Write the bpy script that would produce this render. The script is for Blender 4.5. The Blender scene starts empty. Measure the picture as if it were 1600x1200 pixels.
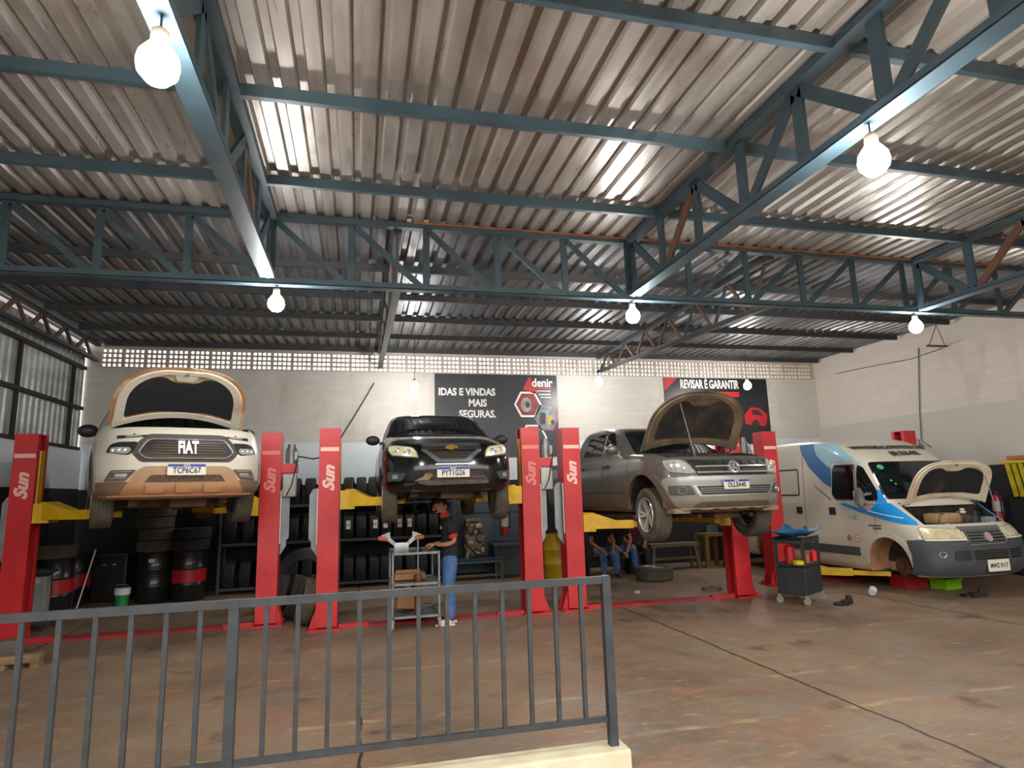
import bpy, bmesh, math, random
import numpy as np
from mathutils import Vector, Matrix, Euler
SC = bpy.context.scene
COL = SC.collection
PI = math.pi
rad = math.radians
random.seed(7)

# ---------------------------------------------------------------- camera, sky, exposure
cd = bpy.data.cameras.new('camera'); cam = bpy.data.objects.new('camera', cd); COL.objects.link(cam)
cd.sensor_fit = 'HORIZONTAL'; cd.sensor_width = 36.0; cd.lens = 36.0*975.0/1600.0
cd.clip_start = 0.05; cd.clip_end = 200
def _vp(u, v):
    return Vector(((u-800)/975.0, -(v-600)/975.0, -1.0)).normalized()
_Y = _vp(560, 777); _X = _vp(4800, 654); _X = (_X-_Y*_X.dot(_Y)).normalized(); _Z = _X.cross(_Y)
M = Matrix((_X, _Y, _Z)).to_4x4(); M.translation = Vector((0, 0, 1.75))
cam.matrix_world = M
SC.camera = cam
SC.view_settings.view_transform = 'Standard'; SC.view_settings.look = 'None'
SC.view_settings.gamma = 1.0; SC.view_settings.use_curve_mapping = False
SC.view_settings.exposure = 0.28
W = bpy.data.worlds.new('sky'); SC.world = W; W.use_nodes = True
_bg = W.node_tree.nodes['Background']
_bg.inputs[0].default_value = (1.0, 0.985, 0.96, 1); _bg.inputs[1].default_value = 4.8
pl = bpy.data.lights.new('front_opening_portal', 'AREA'); pl.shape = 'RECTANGLE'; pl.size = 17.0; pl.size_y = 5.0
pl.cycles.is_portal = True
po = bpy.data.objects.new('front_opening_portal', pl); COL.objects.link(po)
po.location = (3.25, -1.0, 2.5); po.rotation_euler = (rad(90), 0, 0)
try: SC.cycles.max_bounces = 8; SC.cycles.diffuse_bounces = 5
except Exception: pass

# ---------------------------------------------------------------- materials
def lin(c):
    return tuple((x/12.92 if x <= 0.04045 else ((x+0.055)/1.055)**2.4) for x in c)
def hx(s):
    s = s.lstrip('#'); return lin(tuple(int(s[i:i+2], 16)/255 for i in (0, 2, 4)))
MATS = {}
def mat(name, col, rough=0.5, metal=0.0, col2=None, amt=0.5, scale=4.0, bump=0.0, coat=0.0, emit=0.0, stretch=None, spec=0.5, detail=5.0, lo=0.4, hi=0.65):
    if name in MATS: return MATS[name]
    m = bpy.data.materials.new(name); m.use_nodes = True
    nt = m.node_tree; b = nt.nodes['Principled BSDF']
    c = hx(col) if isinstance(col, str) else col
    b.inputs['Base Color'].default_value = (*c, 1); b.inputs['Roughness'].default_value = rough
    b.inputs['Metallic'].default_value = metal; b.inputs['Specular IOR Level'].default_value = spec
    if coat: b.inputs['Coat Weight'].default_value = coat; b.inputs['Coat Roughness'].default_value = 0.08
    if emit:
        b.inputs['Emission Color'].default_value = (*c, 1); b.inputs['Emission Strength'].default_value = emit
    if col2:
        c2 = hx(col2) if isinstance(col2, str) else col2
        tc = nt.nodes.new('ShaderNodeTexCoord'); mp = nt.nodes.new('ShaderNodeMapping')
        if stretch: mp.inputs['Scale'].default_value = stretch
        n = nt.nodes.new('ShaderNodeTexNoise'); n.inputs['Scale'].default_value = scale; n.inputs['Detail'].default_value = detail
        r = nt.nodes.new('ShaderNodeMapRange'); r.inputs['From Min'].default_value = lo; r.inputs['From Max'].default_value = hi
        r.inputs['To Max'].default_value = amt
        mx = nt.nodes.new('ShaderNodeMix'); mx.data_type = 'RGBA'
        mx.inputs['A'].default_value = (*c, 1); mx.inputs['B'].default_value = (*c2, 1)
        L = nt.links.new
        L(tc.outputs['Object'], mp.inputs[0]); L(mp.outputs[0], n.inputs['Vector']); L(n.outputs['Fac'], r.inputs['Value'])
        L(r.outputs[0], mx.inputs['Factor']); L(mx.outputs['Result'], b.inputs['Base Color'])
        if bump:
            bp = nt.nodes.new('ShaderNodeBump'); bp.inputs['Strength'].default_value = bump; bp.inputs['Distance'].default_value = 0.01
            L(n.outputs['Fac'], bp.inputs['Height']); L(bp.outputs[0], b.inputs['Normal'])
    MATS[name] = m; return m
def muddy(name, col, mud, z0, z1, rough=0.35, metal=0.0, coat=0.5, amt=0.95, noise=0.35):
    """car paint with road mud thrown up on its lower part: mud thins out with height in a ragged line"""
    m = mat(name, col, rough, metal, coat=coat); nt = m.node_tree; b = nt.nodes['Principled BSDF']
    if nt.nodes.get('mudmix'): return m
    tc = nt.nodes.new('ShaderNodeTexCoord'); sx = nt.nodes.new('ShaderNodeSeparateXYZ')
    n = nt.nodes.new('ShaderNodeTexNoise'); n.inputs['Scale'].default_value = 3.0; n.inputs['Detail'].default_value = 6
    a = nt.nodes.new('ShaderNodeMath'); a.operation = 'MULTIPLY_ADD'; a.inputs[1].default_value = noise; 
    r = nt.nodes.new('ShaderNodeMapRange'); r.inputs['From Min'].default_value = z1+noise*0.5; r.inputs['From Max'].default_value = z0+noise*0.5
    r.inputs['To Max'].default_value = amt
    mx = nt.nodes.new('ShaderNodeMix'); mx.name = 'mudmix'; mx.data_type = 'RGBA'
    mx.inputs['A'].default_value = (*hx(col), 1); mx.inputs['B'].default_value = (*hx(mud), 1)
    rr = nt.nodes.new('ShaderNodeMapRange'); rr.inputs['To Min'].default_value = rough; rr.inputs['To Max'].default_value = 0.85
    L = nt.links.new
    L(tc.outputs['Object'], n.inputs['Vector']); L(tc.outputs['Object'], sx.inputs[0])
    L(n.outputs['Fac'], a.inputs[0]); L(sx.outputs['Z'], a.inputs[2]); L(a.outputs[0], r.inputs['Value'])
    L(r.outputs[0], mx.inputs['Factor']); L(mx.outputs['Result'], b.inputs['Base Color'])
    L(r.outputs[0], rr.inputs['Value']); L(rr.outputs[0], b.inputs['Roughness'])
    return m

steel_blue = mat('truss_paint', '#3b4e57', 0.45, 0.1, '#303f48', 0.8, 2.5)
steel_rust = mat('rusty_steel', '#6d4a35', 0.8, 0.1, '#4b3f3a', 0.8, 5)
steel_dark = mat('dark_steel', '#33393f', 0.6, 0.2, '#4a4038', 0.6, 4)
rail_grey = mat('rail_paint', '#3c4043', 0.5, 0.1, '#303335', 0.8, 9)
black_rubber = mat('tyre_rubber', '#242322', 0.85, 0, '#37342f', 0.6, 6)
dusty_rubber = mat('dusty_rubber', '#4a4338', 0.9, 0, '#5d5444', 0.8, 7)
black_plastic = mat('black_plastic', '#1c1d1e', 0.5, 0, '#2c2b29', 0.5, 6)
chrome = mat('chrome', '#dcdcda', 0.2, 0.75)
alloy = mat('alloy', '#b9b6b0', 0.35, 0.8, '#6f675c', 0.5, 9)
glass_dark = mat('car_glass', '#0b1416', 0.05, 0, spec=0.8)
lens = mat('lamp_lens', '#b9bcb4', 0.12, 0.35, '#7c7f78', 0.5, 14)
lens_yellow = mat('hazed_lamp_lens', '#cfc8a4', 0.3, 0.05, '#a89c70', 0.7, 9)
engine_dark = mat('engine_bay_dark', '#1d1a18', 0.8, 0.1, '#4a3c30', 0.6, 7)
engine_metal = mat('engine_metal', '#7d7468', 0.5, 0.6, '#3e362e', 0.8, 12)
under_mat = mat('underbody_dirt', '#3a2f27', 0.9, 0.1, '#6b4e38', 0.8, 5)
red_paint = mat('lift_red', '#c22529', 0.42, 0, '#a8191e', 0.6, 3, coat=0.15)
yellow_paint = mat('lift_yellow', '#d9ac12', 0.45, 0, '#b58a12', 0.6, 5)
white_decal = mat('white_decal', '#e9b9ae', 0.5)
plate_white = mat('plate_white', '#d9d6c8', 0.45)
plate_blue = mat('plate_blue', '#2b3f94', 0.45)
plate_ink = mat('plate_ink', '#2a2a2a', 0.5)
grey_panel = mat('grey_panel', '#8b9092', 0.5, 0.2, '#74797b', 0.7, 4)
light_steel = mat('bare_steel', '#8d9091', 0.4, 0.6, '#6b6a66', 0.7, 8)
cardboard = mat('cardboard', '#9a7350', 0.85, 0, '#84603f', 0.6, 6)
denim = mat('denim', '#3f5f94', 0.9, 0, '#5677a8', 0.7, 9)
denim_dark = mat('denim_pale', '#4a6690', 0.9, 0, '#38507a', 0.7, 9)
cloth_black = mat('black_cloth', '#1b1c20', 0.9, 0, '#26272b', 0.6, 12)
cloth_maroon = mat('maroon_cloth', '#5c1d2a', 0.9, 0, '#48141f', 0.6, 10)
cloth_red = mat('red_cloth', '#b5332c', 0.9)
skin_mat = mat('skin', '#b07a58', 0.55, 0, '#a06a4a', 0.5, 8)
hair_mat = mat('hair', '#15110f', 0.7)
shoe_white = mat('shoe_white', '#d9cbbf', 0.6)
shoe_dark = mat('shoe_dark', '#3b2c24', 0.7)
grille_black = mat('grille_black', '#191715', 0.55, 0, '#3a2f27', 0.5, 9)

# ---------------------------------------------------------------- mesh helpers
def TM(loc=(0, 0, 0), rot=(0, 0, 0)):
    return Matrix.Translation(Vector(loc)) @ Euler(rot).to_matrix().to_4x4()
class B:
    """collects simple solids; build() links them as ONE mesh object"""
    def __init__(s): s.bm = bmesh.new()
    def box(s, c, d, rot=(0, 0, 0), bev=0.0, taper=None):
        r = bmesh.ops.create_cube(s.bm, size=1.0); vs = r['verts']
        for v in vs: v.co = Vector((v.co.x*d[0], v.co.y*d[1], v.co.z*d[2]))
        if taper:
            for v in vs:
                if v.co.z > 0: v.co.x *= taper[0]; v.co.y *= taper[1]
        if bev:
            es = list({e for v in vs for e in v.link_edges})
            rr = bmesh.ops.bevel(s.bm, geom=es, offset=bev, segments=2, affect='EDGES', profile=0.6)
            vs = list({v for f in rr['faces'] for v in f.verts} | {v for v in vs if v.is_valid})
        bmesh.ops.transform(s.bm, matrix=TM(c, rot), verts=vs); return s
    def bar(s, p0, p1, w, h, up=(0, 0, 1)):
        """rectangular bar between two points; w across, h along the up side"""
        p0, p1 = Vector(p0), Vector(p1); d = (p1-p0); l = d.length; d.normalize(); u = Vector(up)
        if abs(d.dot(u)) > 0.99: u = Vector((0, 1, 0))
        x = d.cross(u).normalized(); u = x.cross(d)
        r = bmesh.ops.create_cube(s.bm, size=1.0)
        mm = Matrix((x*w, d*l, u*h)).transposed().to_4x4(); mm.translation = (p0+p1)/2
        bmesh.ops.transform(s.bm, matrix=mm, verts=r['verts']); return s
    def cyl(s, p0, p1, r0, r1=None, seg=20, caps=True):
        p0, p1 = Vector(p0), Vector(p1); d = p1-p0; r1 = r0 if r1 is None else r1
        r = bmesh.ops.create_cone(s.bm, cap_ends=caps, segments=seg, radius1=r0, radius2=r1, depth=d.length)
        q = Vector((0, 0, 1)).rotation_difference(d.normalized())
        bmesh.ops.transform(s.bm, matrix=Matrix.Translation((p0+p1)/2) @ q.to_matrix().to_4x4(), verts=r['verts']); return s
    def sph(s, c, r, sc=(1, 1, 1), seg=16):
        q = bmesh.ops.create_uvsphere(s.bm, u_segments=seg, v_segments=max(6, seg//2), radius=r)
        for v in q['verts']: v.co = Vector((v.co.x*sc[0], v.co.y*sc[1], v.co.z*sc[2]))+Vector(c)
        return s
    def lathe(s, prof, seg=28, axis='Z', c=(0, 0, 0), rot=None, closed=False):
        rings = []
        for i in range(seg):
            a = 2*PI*i/seg; ca, sa = math.cos(a), math.sin(a); ring = []
            for r, h in prof:
                p = (r*ca, r*sa, h) if axis == 'Z' else ((h, r*ca, r*sa) if axis == 'X' else (r*ca, h, r*sa))
                p = Vector(p)
                if rot: p = Euler(rot).to_matrix() @ p
                ring.append(s.bm.verts.new(p+Vector(c)))
            rings.append(ring)
        n = len(prof); m = n if closed else n-1
        for i in range(seg):
            a, b = rings[i], rings[(i+1) % seg]
            for j in range(m):
                k = (j+1) % n
                try: s.bm.faces.new((a[j], b[j], b[k], a[k]))
                except ValueError: pass
        return s
    def prism(s, pts, d0, d1, axis='Y', mtx=None):
        """extrude a 2-D outline; axis Y: pts are (x,z); X: (y,z); Z: (x,y)"""
        def mk(p, d):
            v = {'Y': (p[0], d, p[1]), 'X': (d, p[0], p[1]), 'Z': (p[0], p[1], d)}[axis]
            v = Vector(v); return mtx @ v if mtx else v
        a = [s.bm.verts.new(mk(p, d0)) for p in pts]; b = [s.bm.verts.new(mk(p, d1)) for p in pts]; n = len(pts)
        s.bm.faces.new(a); s.bm.faces.new(b)
        for i in range(n): s.bm.faces.new((a[i], a[(i+1) % n], b[(i+1) % n], b[i]))
        return s
    def tube(s, pts, r, seg=8):
        pts = [Vector(p) for p in pts]; rings = []; pu = None
        for i, p in enumerate(pts):
            d = (pts[min(i+1, len(pts)-1)]-pts[max(i-1, 0)]).normalized()
            u = pu if pu is not None else (Vector((0, 0, 1)) if abs(d.z) < 0.9 else Vector((1, 0, 0)))
            x = d.cross(u).normalized(); u = x.cross(d).normalized(); pu = u
            rr = r[i] if isinstance(r, (list, tuple)) else r
            rings.append([s.bm.verts.new(p+(x*math.cos(2*PI*k/seg)+u*math.sin(2*PI*k/seg))*rr) for k in range(seg)])
        for a, b in zip(rings, rings[1:]):
            for k in range(seg): s.bm.faces.new((a[k], a[(k+1) % seg], b[(k+1) % seg], b[k]))
        s.bm.faces.new(rings[0]); s.bm.faces.new(rings[-1]); return s
    def grid(s, rows, closed=False):
        vs = [[s.bm.verts.new(p) for p in r] for r in rows]
        for a, b in zip(vs, vs[1:]):
            n = len(a)
            for k in range(n if closed else n-1): s.bm.faces.new((a[k], a[(k+1) % n], b[(k+1) % n], b[k]))
        return vs
    def build(s, name, m, parent=None, smooth=False, ang=35, fix=True):
        if fix: bmesh.ops.recalc_face_normals(s.bm, faces=s.bm.faces)
        me = bpy.data.meshes.new(name); s.bm.to_mesh(me); s.bm.free()
        o = bpy.data.objects.new(name, me); COL.objects.link(o)
        for q in (m if isinstance(m, (list, tuple)) else [m]): me.materials.append(q)
        if parent: o.parent = parent
        if smooth:
            me.polygons.foreach_set('use_smooth', [True]*len(me.polygons))
            try: me.set_sharp_from_angle(angle=rad(ang))
            except Exception: pass
        return o
def tag(o, label=None, cat=None, group=None, kind=None):
    if label: o['label'] = label
    if cat: o['category'] = cat
    if group: o['group'] = group
    if kind: o['kind'] = kind
    return o
def thing(name, label, cat, loc=(0, 0, 0), rz=0.0, group=None):
    o = bpy.data.objects.new(name, None); COL.objects.link(o); o.empty_display_size = 0.1
    o.location = loc; o.rotation_euler = (0, 0, rz); return tag(o, label, cat, group)
def kids(o): return [c for c in bpy.data.objects if c.parent == o]
def dup(o, loc=None, rot=None, label=None, parent=None):
    c = o.copy(); COL.objects.link(c); c.parent = parent
    if loc is not None: c.location = loc
    if rot is not None: c.rotation_euler = rot
    if label: c['label'] = label
    for k in kids(o): dup(k, parent=c)
    return c
def text_bm(s, size, bold=0.0, shear=0.0, depth=0.004, xs=1.0, space=1.0, align='CENTER'):
    cu = bpy.data.curves.new('t', 'FONT'); cu.body = s; cu.size = size; cu.offset = bold; cu.shear = shear
    cu.extrude = depth/2; cu.align_x = align; cu.align_y = 'CENTER'; cu.space_character = space; cu.resolution_u = 3
    o = bpy.data.objects.new('t', cu); COL.objects.link(o)
    dg = bpy.context.evaluated_depsgraph_get(); me = bpy.data.meshes.new_from_object(o.evaluated_get(dg))
    bm = bmesh.new(); bm.from_mesh(me)
    for v in bm.verts: v.co.x *= xs
    bpy.data.objects.remove(o); bpy.data.curves.remove(cu); bpy.data.meshes.remove(me)
    return bm
def text(name, s, size, m, fn, parent=None, bold=0.0, shear=0.0, depth=0.006, xs=1.0, space=1.0, align='CENTER', off=0.004, label=None):
    """lettering laid on a surface: fn(u,v) -> (point, normal)"""
    q = B(); q.bm.free(); q.bm = text_bm(s, size, bold, shear, depth, xs, space, align)
    for v in q.bm.verts:
        p, n = fn(v.co.x, v.co.y); v.co = p+n*(v.co.z+off)
    o = q.build(name, m, parent, fix=False)
    if label: o['label'] = label
    return o
def planar(org, ux, uy):
    org, ux, uy = Vector(org), Vector(ux).normalized(), Vector(uy).normalized(); n = ux.cross(uy)
    return lambda u, v: (org+ux*u+uy*v, n)
def patch(name, pts, fn, m, parent=None, off=0.004, skirt=0.02, du=0.05, dv=0.05, smooth=True, bmx=None):
    """a panel of the given outline laid on a curved surface, with its edge turned down into the body"""
    q = B() if bmx is None else bmx; own = q.bm; bm = bmesh.new()
    bm.faces.new([bm.verts.new((p[0], p[1], 0)) for p in pts])
    us = [p[0] for p in pts]; vs = [p[1] for p in pts]
    def cut(lo, hi, d, no, k):
        n = int((hi-lo)/d)+1
        for i in range(1, n):
            co = [0, 0, 0]; co[k] = lo+(hi-lo)*i/n
            bmesh.ops.bisect_plane(bm, geom=bm.verts[:]+bm.edges[:]+bm.faces[:], plane_co=co, plane_no=no, dist=1e-5)
    if du: cut(min(us), max(us), du, (1, 0, 0), 0)
    if dv: cut(min(vs), max(vs), dv, (0, 1, 0), 1)
    bmesh.ops.triangulate(bm, faces=[f for f in bm.faces if len(f.verts) > 4])
    be = [e for e in bm.edges if e.is_boundary]; low = {}
    for v in list(bm.verts):
        u, w = v.co.x, v.co.y; p, n = fn(u, w)
        if any(e in v.link_edges for e in be) if v.is_boundary else False:
            low[v] = bm.verts.new(p+n*(off-skirt))
        v.co = p+n*off
    for e in be:
        a, b = e.verts
        try: bm.faces.new((a, b, low[b], low[a]))
        except Exception: pass
    bmesh.ops.recalc_face_normals(bm, faces=bm.faces)
    # make the outer side face out
    fs = [f for f in bm.faces]
    me = bpy.data.meshes.new('tmp'); bm.to_mesh(me); bm.free(); own.from_mesh(me); bpy.data.meshes.remove(me)
    if bmx is not None: return None
    o = q.build(name, m, parent, smooth, 30, fix=False)
    return o
def inset(pts, d):
    n = len(pts); A = sum(pts[i][0]*pts[(i+1) % n][1]-pts[(i+1) % n][0]*pts[i][1] for i in range(n)); sg = 1 if A > 0 else -1
    out = []
    for i in range(n):
        p0, p, p1 = Vector(pts[i-1]), Vector(pts[i]), Vector(pts[(i+1) % n])
        a = (p-p0).normalized(); b = (p1-p).normalized()
        na = Vector((-a.y, a.x))*sg; nb = Vector((-b.y, b.x))*sg; h = na+nb
        k = max(0.35, 1+na.dot(nb)); out.append(tuple(p+h*(d/k)))
    return out
def rounded(pts, r, seg=4):
    out = []; n = len(pts)
    for i in range(n):
        p0, p, p1 = Vector(pts[i-1]), Vector(pts[i]), Vector(pts[(i+1) % n])
        rr = r[i] if isinstance(r, (list, tuple)) else r
        a = (p0-p); b = (p1-p); d = min(rr, a.length*0.48, b.length*0.48)
        s, e = p+a.normalized()*d, p+b.normalized()*d
        if d < 1e-4: out.append(tuple(p)); continue
        for k in range(seg+1):
            t = k/seg; q = s*(1-t)**2+p*2*t*(1-t)+e*t*t; out.append(tuple(q))
    return out
def dense(pts, d):
    out = []; n = len(pts)
    for i in range(n):
        a, b = Vector(pts[i]), Vector(pts[(i+1) % n]); k = max(1, int((b-a).length/d))
        for j in range(k): out.append(tuple(a+(b-a)*(j/k)))
    return out
def ring(name, pts, w, fn, m, parent=None, off=0.01, low=-0.01):
    """a raised moulding that follows an outline"""
    pts = dense(pts, 0.04); inn = inset(pts, w); mid = inset(pts, w*0.5)
    q = B(); rows = []
    for loop, o in ((pts, low), (inset(pts, w*0.12), off*0.7), (mid, off), (inset(pts, w*0.88), off*0.7), (inn, low)):
        rows.append([ (lambda pn: pn[0]+pn[1]*o)(fn(*p)) for p in loop])
    q.grid(rows, closed=True); return q.build(name, m, parent, True, 50)
def rect(x0, z0, x1, z1): return [(x0, z0), (x1, z0), (x1, z1), (x0, z1)]
def mir(pts): return [(-x, z) for x, z in reversed(pts)]
def circ(cx, cz, rx, rz=None, n=20):
    rz = rz or rx; return [(cx+rx*math.cos(2*PI*k/n), cz+rz*math.sin(2*PI*k/n)) for k in range(n)]
def skinned(name, chains, m, parent=None, sub=2):
    """one continuous body grown from a skeleton: chains of (name, point, radius); the first point of the first chain is the root"""
    me = bpy.data.meshes.new(name); idx = {}; vs = []; es = []; rs = []
    for ch in chains:
        prev = None
        for key, p, r in ch:
            if key in idx: i = idx[key]
            else:
                i = len(vs); idx[key] = i; vs.append(p); rs.append(r)
            if prev is not None: es.append((prev, i))
            prev = i
    me.from_pydata(vs, es, []); o = bpy.data.objects.new(name, me); COL.objects.link(o)
    md = o.modifiers.new('s', 'SKIN'); md.use_smooth_shade = True
    for i, r in enumerate(rs):
        sv = me.skin_vertices[0].data[i]; sv.radius = (r, r) if not isinstance(r, tuple) else r; sv.use_root = (i == 0)
    sd = o.modifiers.new('d', 'SUBSURF'); sd.levels = sub; sd.render_levels = sub
    dg = bpy.context.evaluated_depsgraph_get(); nm = bpy.data.meshes.new_from_object(o.evaluated_get(dg))
    o.modifiers.clear(); o.data = nm; bpy.data.meshes.remove(me); nm.name = name
    nm.materials.clear(); nm.materials.append(m); o.parent = parent
    nm.polygons.foreach_set('use_smooth', [True]*len(nm.polygons)); return o
# ================================================================ the setting
def floor_mat():
    m = bpy.data.materials.new('floor_concrete'); m.use_nodes = True; nt = m.node_tree; b = nt.nodes['Principled BSDF']
    N, L = nt.nodes.new, nt.links.new
    tc = N('ShaderNodeTexCoord')
    def noise(scale, stretch=(1, 1, 1), detail=6, rough=0.6, rot=0):
        mp = N('ShaderNodeMapping'); mp.inputs['Scale'].default_value = stretch; mp.inputs['Rotation'].default_value = (0, 0, rot)
        n = N('ShaderNodeTexNoise'); n.inputs['Scale'].default_value = scale; n.inputs['Detail'].default_value = detail; n.inputs['Roughness'].default_value = rough
        L(tc.outputs['Object'], mp.inputs[0]); L(mp.outputs[0], n.inputs['Vector']); return n.outputs['Fac']
    def rng(v, a, bb, lo=0, hi=1):
        r = N('ShaderNodeMapRange'); r.inputs[1].default_value = a; r.inputs[2].default_value = bb
        r.inputs[3].default_value = lo; r.inputs[4].default_value = hi; L(v, r.inputs[0]); return r.outputs[0]
    def mix(f, a, c):
        x = N('ShaderNodeMix'); x.data_type = 'RGBA'; L(f, x.inputs['Factor'])
        if isinstance(a, tuple): x.inputs['A'].default_value = (*a, 1)
        else: L(a, x.inputs['A'])
        x.inputs['B'].default_value = (*c, 1); return x.outputs['Result']
    col = mix(rng(noise(0.55, detail=8), 0.38, 0.62), hx('#8d7760'), hx('#6e5b49'))
    col = mix(rng(noise(1.1, (1, 1.5, 1), 8, 0.65, 0.4), 0.48, 0.66, 0, 0.75), col, hx('#8c6650'))
    col = mix(rng(noise(1.6, (1, 1.8, 1), 8, 0.65, 0.2), 0.52, 0.68, 0, 0.7), col, hx('#77716a'))
    col = mix(rng(noise(7, (1, 2.2, 1), 9, 0.7), 0.52, 0.68, 0, 0.5), col, hx('#a78c6b'))
    col = mix(rng(noise(3.2, (0.8, 3.4, 1), 10, 0.75, 0.15), 0.60, 0.67, 0, 0.75), col, hx('#c0a880'))
    col = mix(rng(noise(20, (1, 2, 1), 6, 0.8), 0.66, 0.72, 0, 0.8), col, hx('#cbb58e'))
    col = mix(rng(noise(1.5, (1, 1, 1), 5), 0.60, 0.72, 0, 0.8), col, hx('#3d3026'))
    # saw-cut joints and worn pale streaks beside them
    sx = N('ShaderNodeSeparateXYZ'); L(tc.outputs['Object'], sx.inputs[0])
    wob = rng(noise(3, (1, 1, 1), 3), 0, 1, -0.05, 0.05)
    def joint(axis, at, w):
        a = N('ShaderNodeMath'); a.operation = 'ADD'; L(sx.outputs[axis], a.inputs[0]); L(wob, a.inputs[1])
        s = N('ShaderNodeMath'); s.operation = 'SUBTRACT'; L(a.outputs[0], s.inputs[0]); s.inputs[1].default_value = at
        ab = N('ShaderNodeMath'); ab.operation = 'ABSOLUTE'; L(s.outputs[0], ab.inputs[0]); return rng(ab.outputs[0], w*0.5, w, 1, 0)
    def mul(a, bb):
        x = N('ShaderNodeMath'); x.operation = 'MULTIPLY'; L(a, x.inputs[0]); L(bb, x.inputs[1]); return x.outputs[0]
    pale = rng(noise(1.7, (1, 1, 1), 8), 0.5, 0.66, 0, 0.6)
    for ax, at in (('Y', 5.45), ('Y', 4.55), ('Y', 6.9)):
        col = mix(mul(joint(ax, at, 0.045), pale), col, hx('#c0ab80'))
    for ax, at, w in (('X', 3.89, 0.018), ('X', 0.03, 0.018), ('X', -3.9, 0.016), ('X', 7.8, 0.018)):
        col = mix(joint(ax, at, w), col, hx('#33271f'))
    L(col, b.inputs['Base Color']); L(rng(noise(1.8), 0.3, 0.7, 0.42, 0.7), b.inputs['Roughness'])
    bp = N('ShaderNodeBump'); bp.inputs['Strength'].default_value = 0.25; bp.inputs['Distance'].default_value = 0.01
    L(noise(14), bp.inputs['Height']); L(bp.outputs[0], b.inputs['Normal']); return m
def wall_mat(name, black, white, brick='#c9c4bb', low='#cbd2d7'):
    """block wall painted in bands: black dado, pale band, then bare pale blockwork"""
    m = bpy.data.materials.new(name); m.use_nodes = True; nt = m.node_tree; b = nt.nodes['Principled BSDF']
    N, L = nt.nodes.new, nt.links.new
    tc = N('ShaderNodeTexCoord'); sx = N('ShaderNodeSeparateXYZ'); L(tc.outputs['Object'], sx.inputs[0])
    ad = N('ShaderNodeMath'); ad.operation = 'ADD'; L(sx.outputs['X'], ad.inputs[0]); L(sx.outputs['Y'], ad.inputs[1])
    cb = N('ShaderNodeCombineXYZ'); L(ad.outputs[0], cb.inputs['X']); L(sx.outputs['Z'], cb.inputs['Y'])
    br = N('ShaderNodeTexBrick'); br.inputs['Scale'].default_value = 1.0; br.inputs['Brick Width'].default_value = 0.4; br.inputs['Row Height'].default_value = 0.11
    br.inputs['Mortar Size'].default_value = 0.006; br.inputs['Mortar Smooth'].default_value = 0.6
    br.inputs['Color1'].default_value = (*hx(brick), 1); br.inputs['Color2'].default_value = (*[x*0.93 for x in hx(brick)], 1); br.inputs['Mortar'].default_value = (*[x*0.88 for x in hx(brick)], 1)
    L(cb.outputs[0], br.inputs['Vector'])
    n = N('ShaderNodeTexNoise'); n.inputs['Scale'].default_value = 1.4; n.inputs['Detail'].default_value = 6
    mp = N('ShaderNodeMapping'); mp.inputs['Scale'].default_value = (1, 1, 0.35); L(tc.outputs['Object'], mp.inputs[0]); L(mp.outputs[0], n.inputs['Vector'])
    def rng(v, a, bb, lo=0, hi=1):
        r = N('ShaderNodeMapRange'); r.inputs[1].default_value = a; r.inputs[2].default_value = bb
        r.inputs[3].default_value = lo; r.inputs[4].default_value = hi; L(v, r.inputs[0]); return r.outputs[0]
    def mix(f, a, c):
        x = N('ShaderNodeMix'); x.data_type = 'RGBA'; L(f, x.inputs['Factor']); L(a, x.inputs['A']); x.inputs['B'].default_value = (*hx(c), 1); return x.outputs['Result']
    col = mix(rng(n.outputs['Fac'], 0.55, 0.8, 0, 0.55), br.outputs['Color'], '#8f7a63')
    col = mix(rng(sx.outputs['Z'], white, white-0.01), col, low)
    col = mix(rng(sx.outputs['Z'], black, black-0.01), col, '#1b1b1d')
    L(col, b.inputs['Base Color']); b.inputs['Roughness'].default_value = 0.75
    bp = N('ShaderNodeBump'); bp.inputs['Strength'].default_value = 0.35; bp.inputs['Distance'].default_value = 0.006
    L(br.outputs['Fac'], bp.inputs['Height']); bp.invert = True; L(bp.outputs[0], b.inputs['Normal']); return m
def sheet_mat(name, c1, c2, rough, metal):
    m = bpy.data.materials.new(name); m.use_nodes = True; nt = m.node_tree; b = nt.nodes['Principled BSDF']
    N, L = nt.nodes.new, nt.links.new; tc = N('ShaderNodeTexCoord')
    def noise(scale, st, det=6):
        mp = N('ShaderNodeMapping'); mp.inputs['Scale'].default_value = st
        n = N('ShaderNodeTexNoise'); n.inputs['Scale'].default_value = scale; n.inputs['Detail'].default_value = det
        L(tc.outputs['Object'], mp.inputs[0]); L(mp.outputs[0], n.inputs['Vector']); return n.outputs['Fac']
    def rng(v, a, bb, lo=0, hi=1):
        r = N('ShaderNodeMapRange'); r.inputs[1].default_value = a; r.inputs[2].default_value = bb
        r.inputs[3].default_value = lo; r.inputs[4].default_value = hi; L(v, r.inputs[0]); return r.outputs[0]
    x = N('ShaderNodeMix'); x.data_type = 'RGBA'; L(rng(noise(2, (2.2, 0.35, 2)), 0.38, 0.66), x.inputs['Factor'])
    x.inputs['A'].default_value = (*hx(c1), 1); x.inputs['B'].default_value = (*hx(c2), 1)
    y = N('ShaderNodeMix'); y.data_type = 'RGBA'; L(rng(noise(1.1, (1, 1, 1)), 0.6, 0.75, 0, 0.6), y.inputs['Factor'])
    L(x.outputs['Result'], y.inputs['A']); y.inputs['B'].default_value = (*hx('#6e5745'), 1)
    L(y.outputs['Result'], b.inputs['Base Color']); b.inputs['Metallic'].default_value = metal
    L(rng(noise(6, (3, 0.5, 3)), 0.3, 0.7, rough-0.08, rough+0.15), b.inputs['Roughness']); return m
def struct(o): o['kind'] = 'structure'; return o
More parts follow.
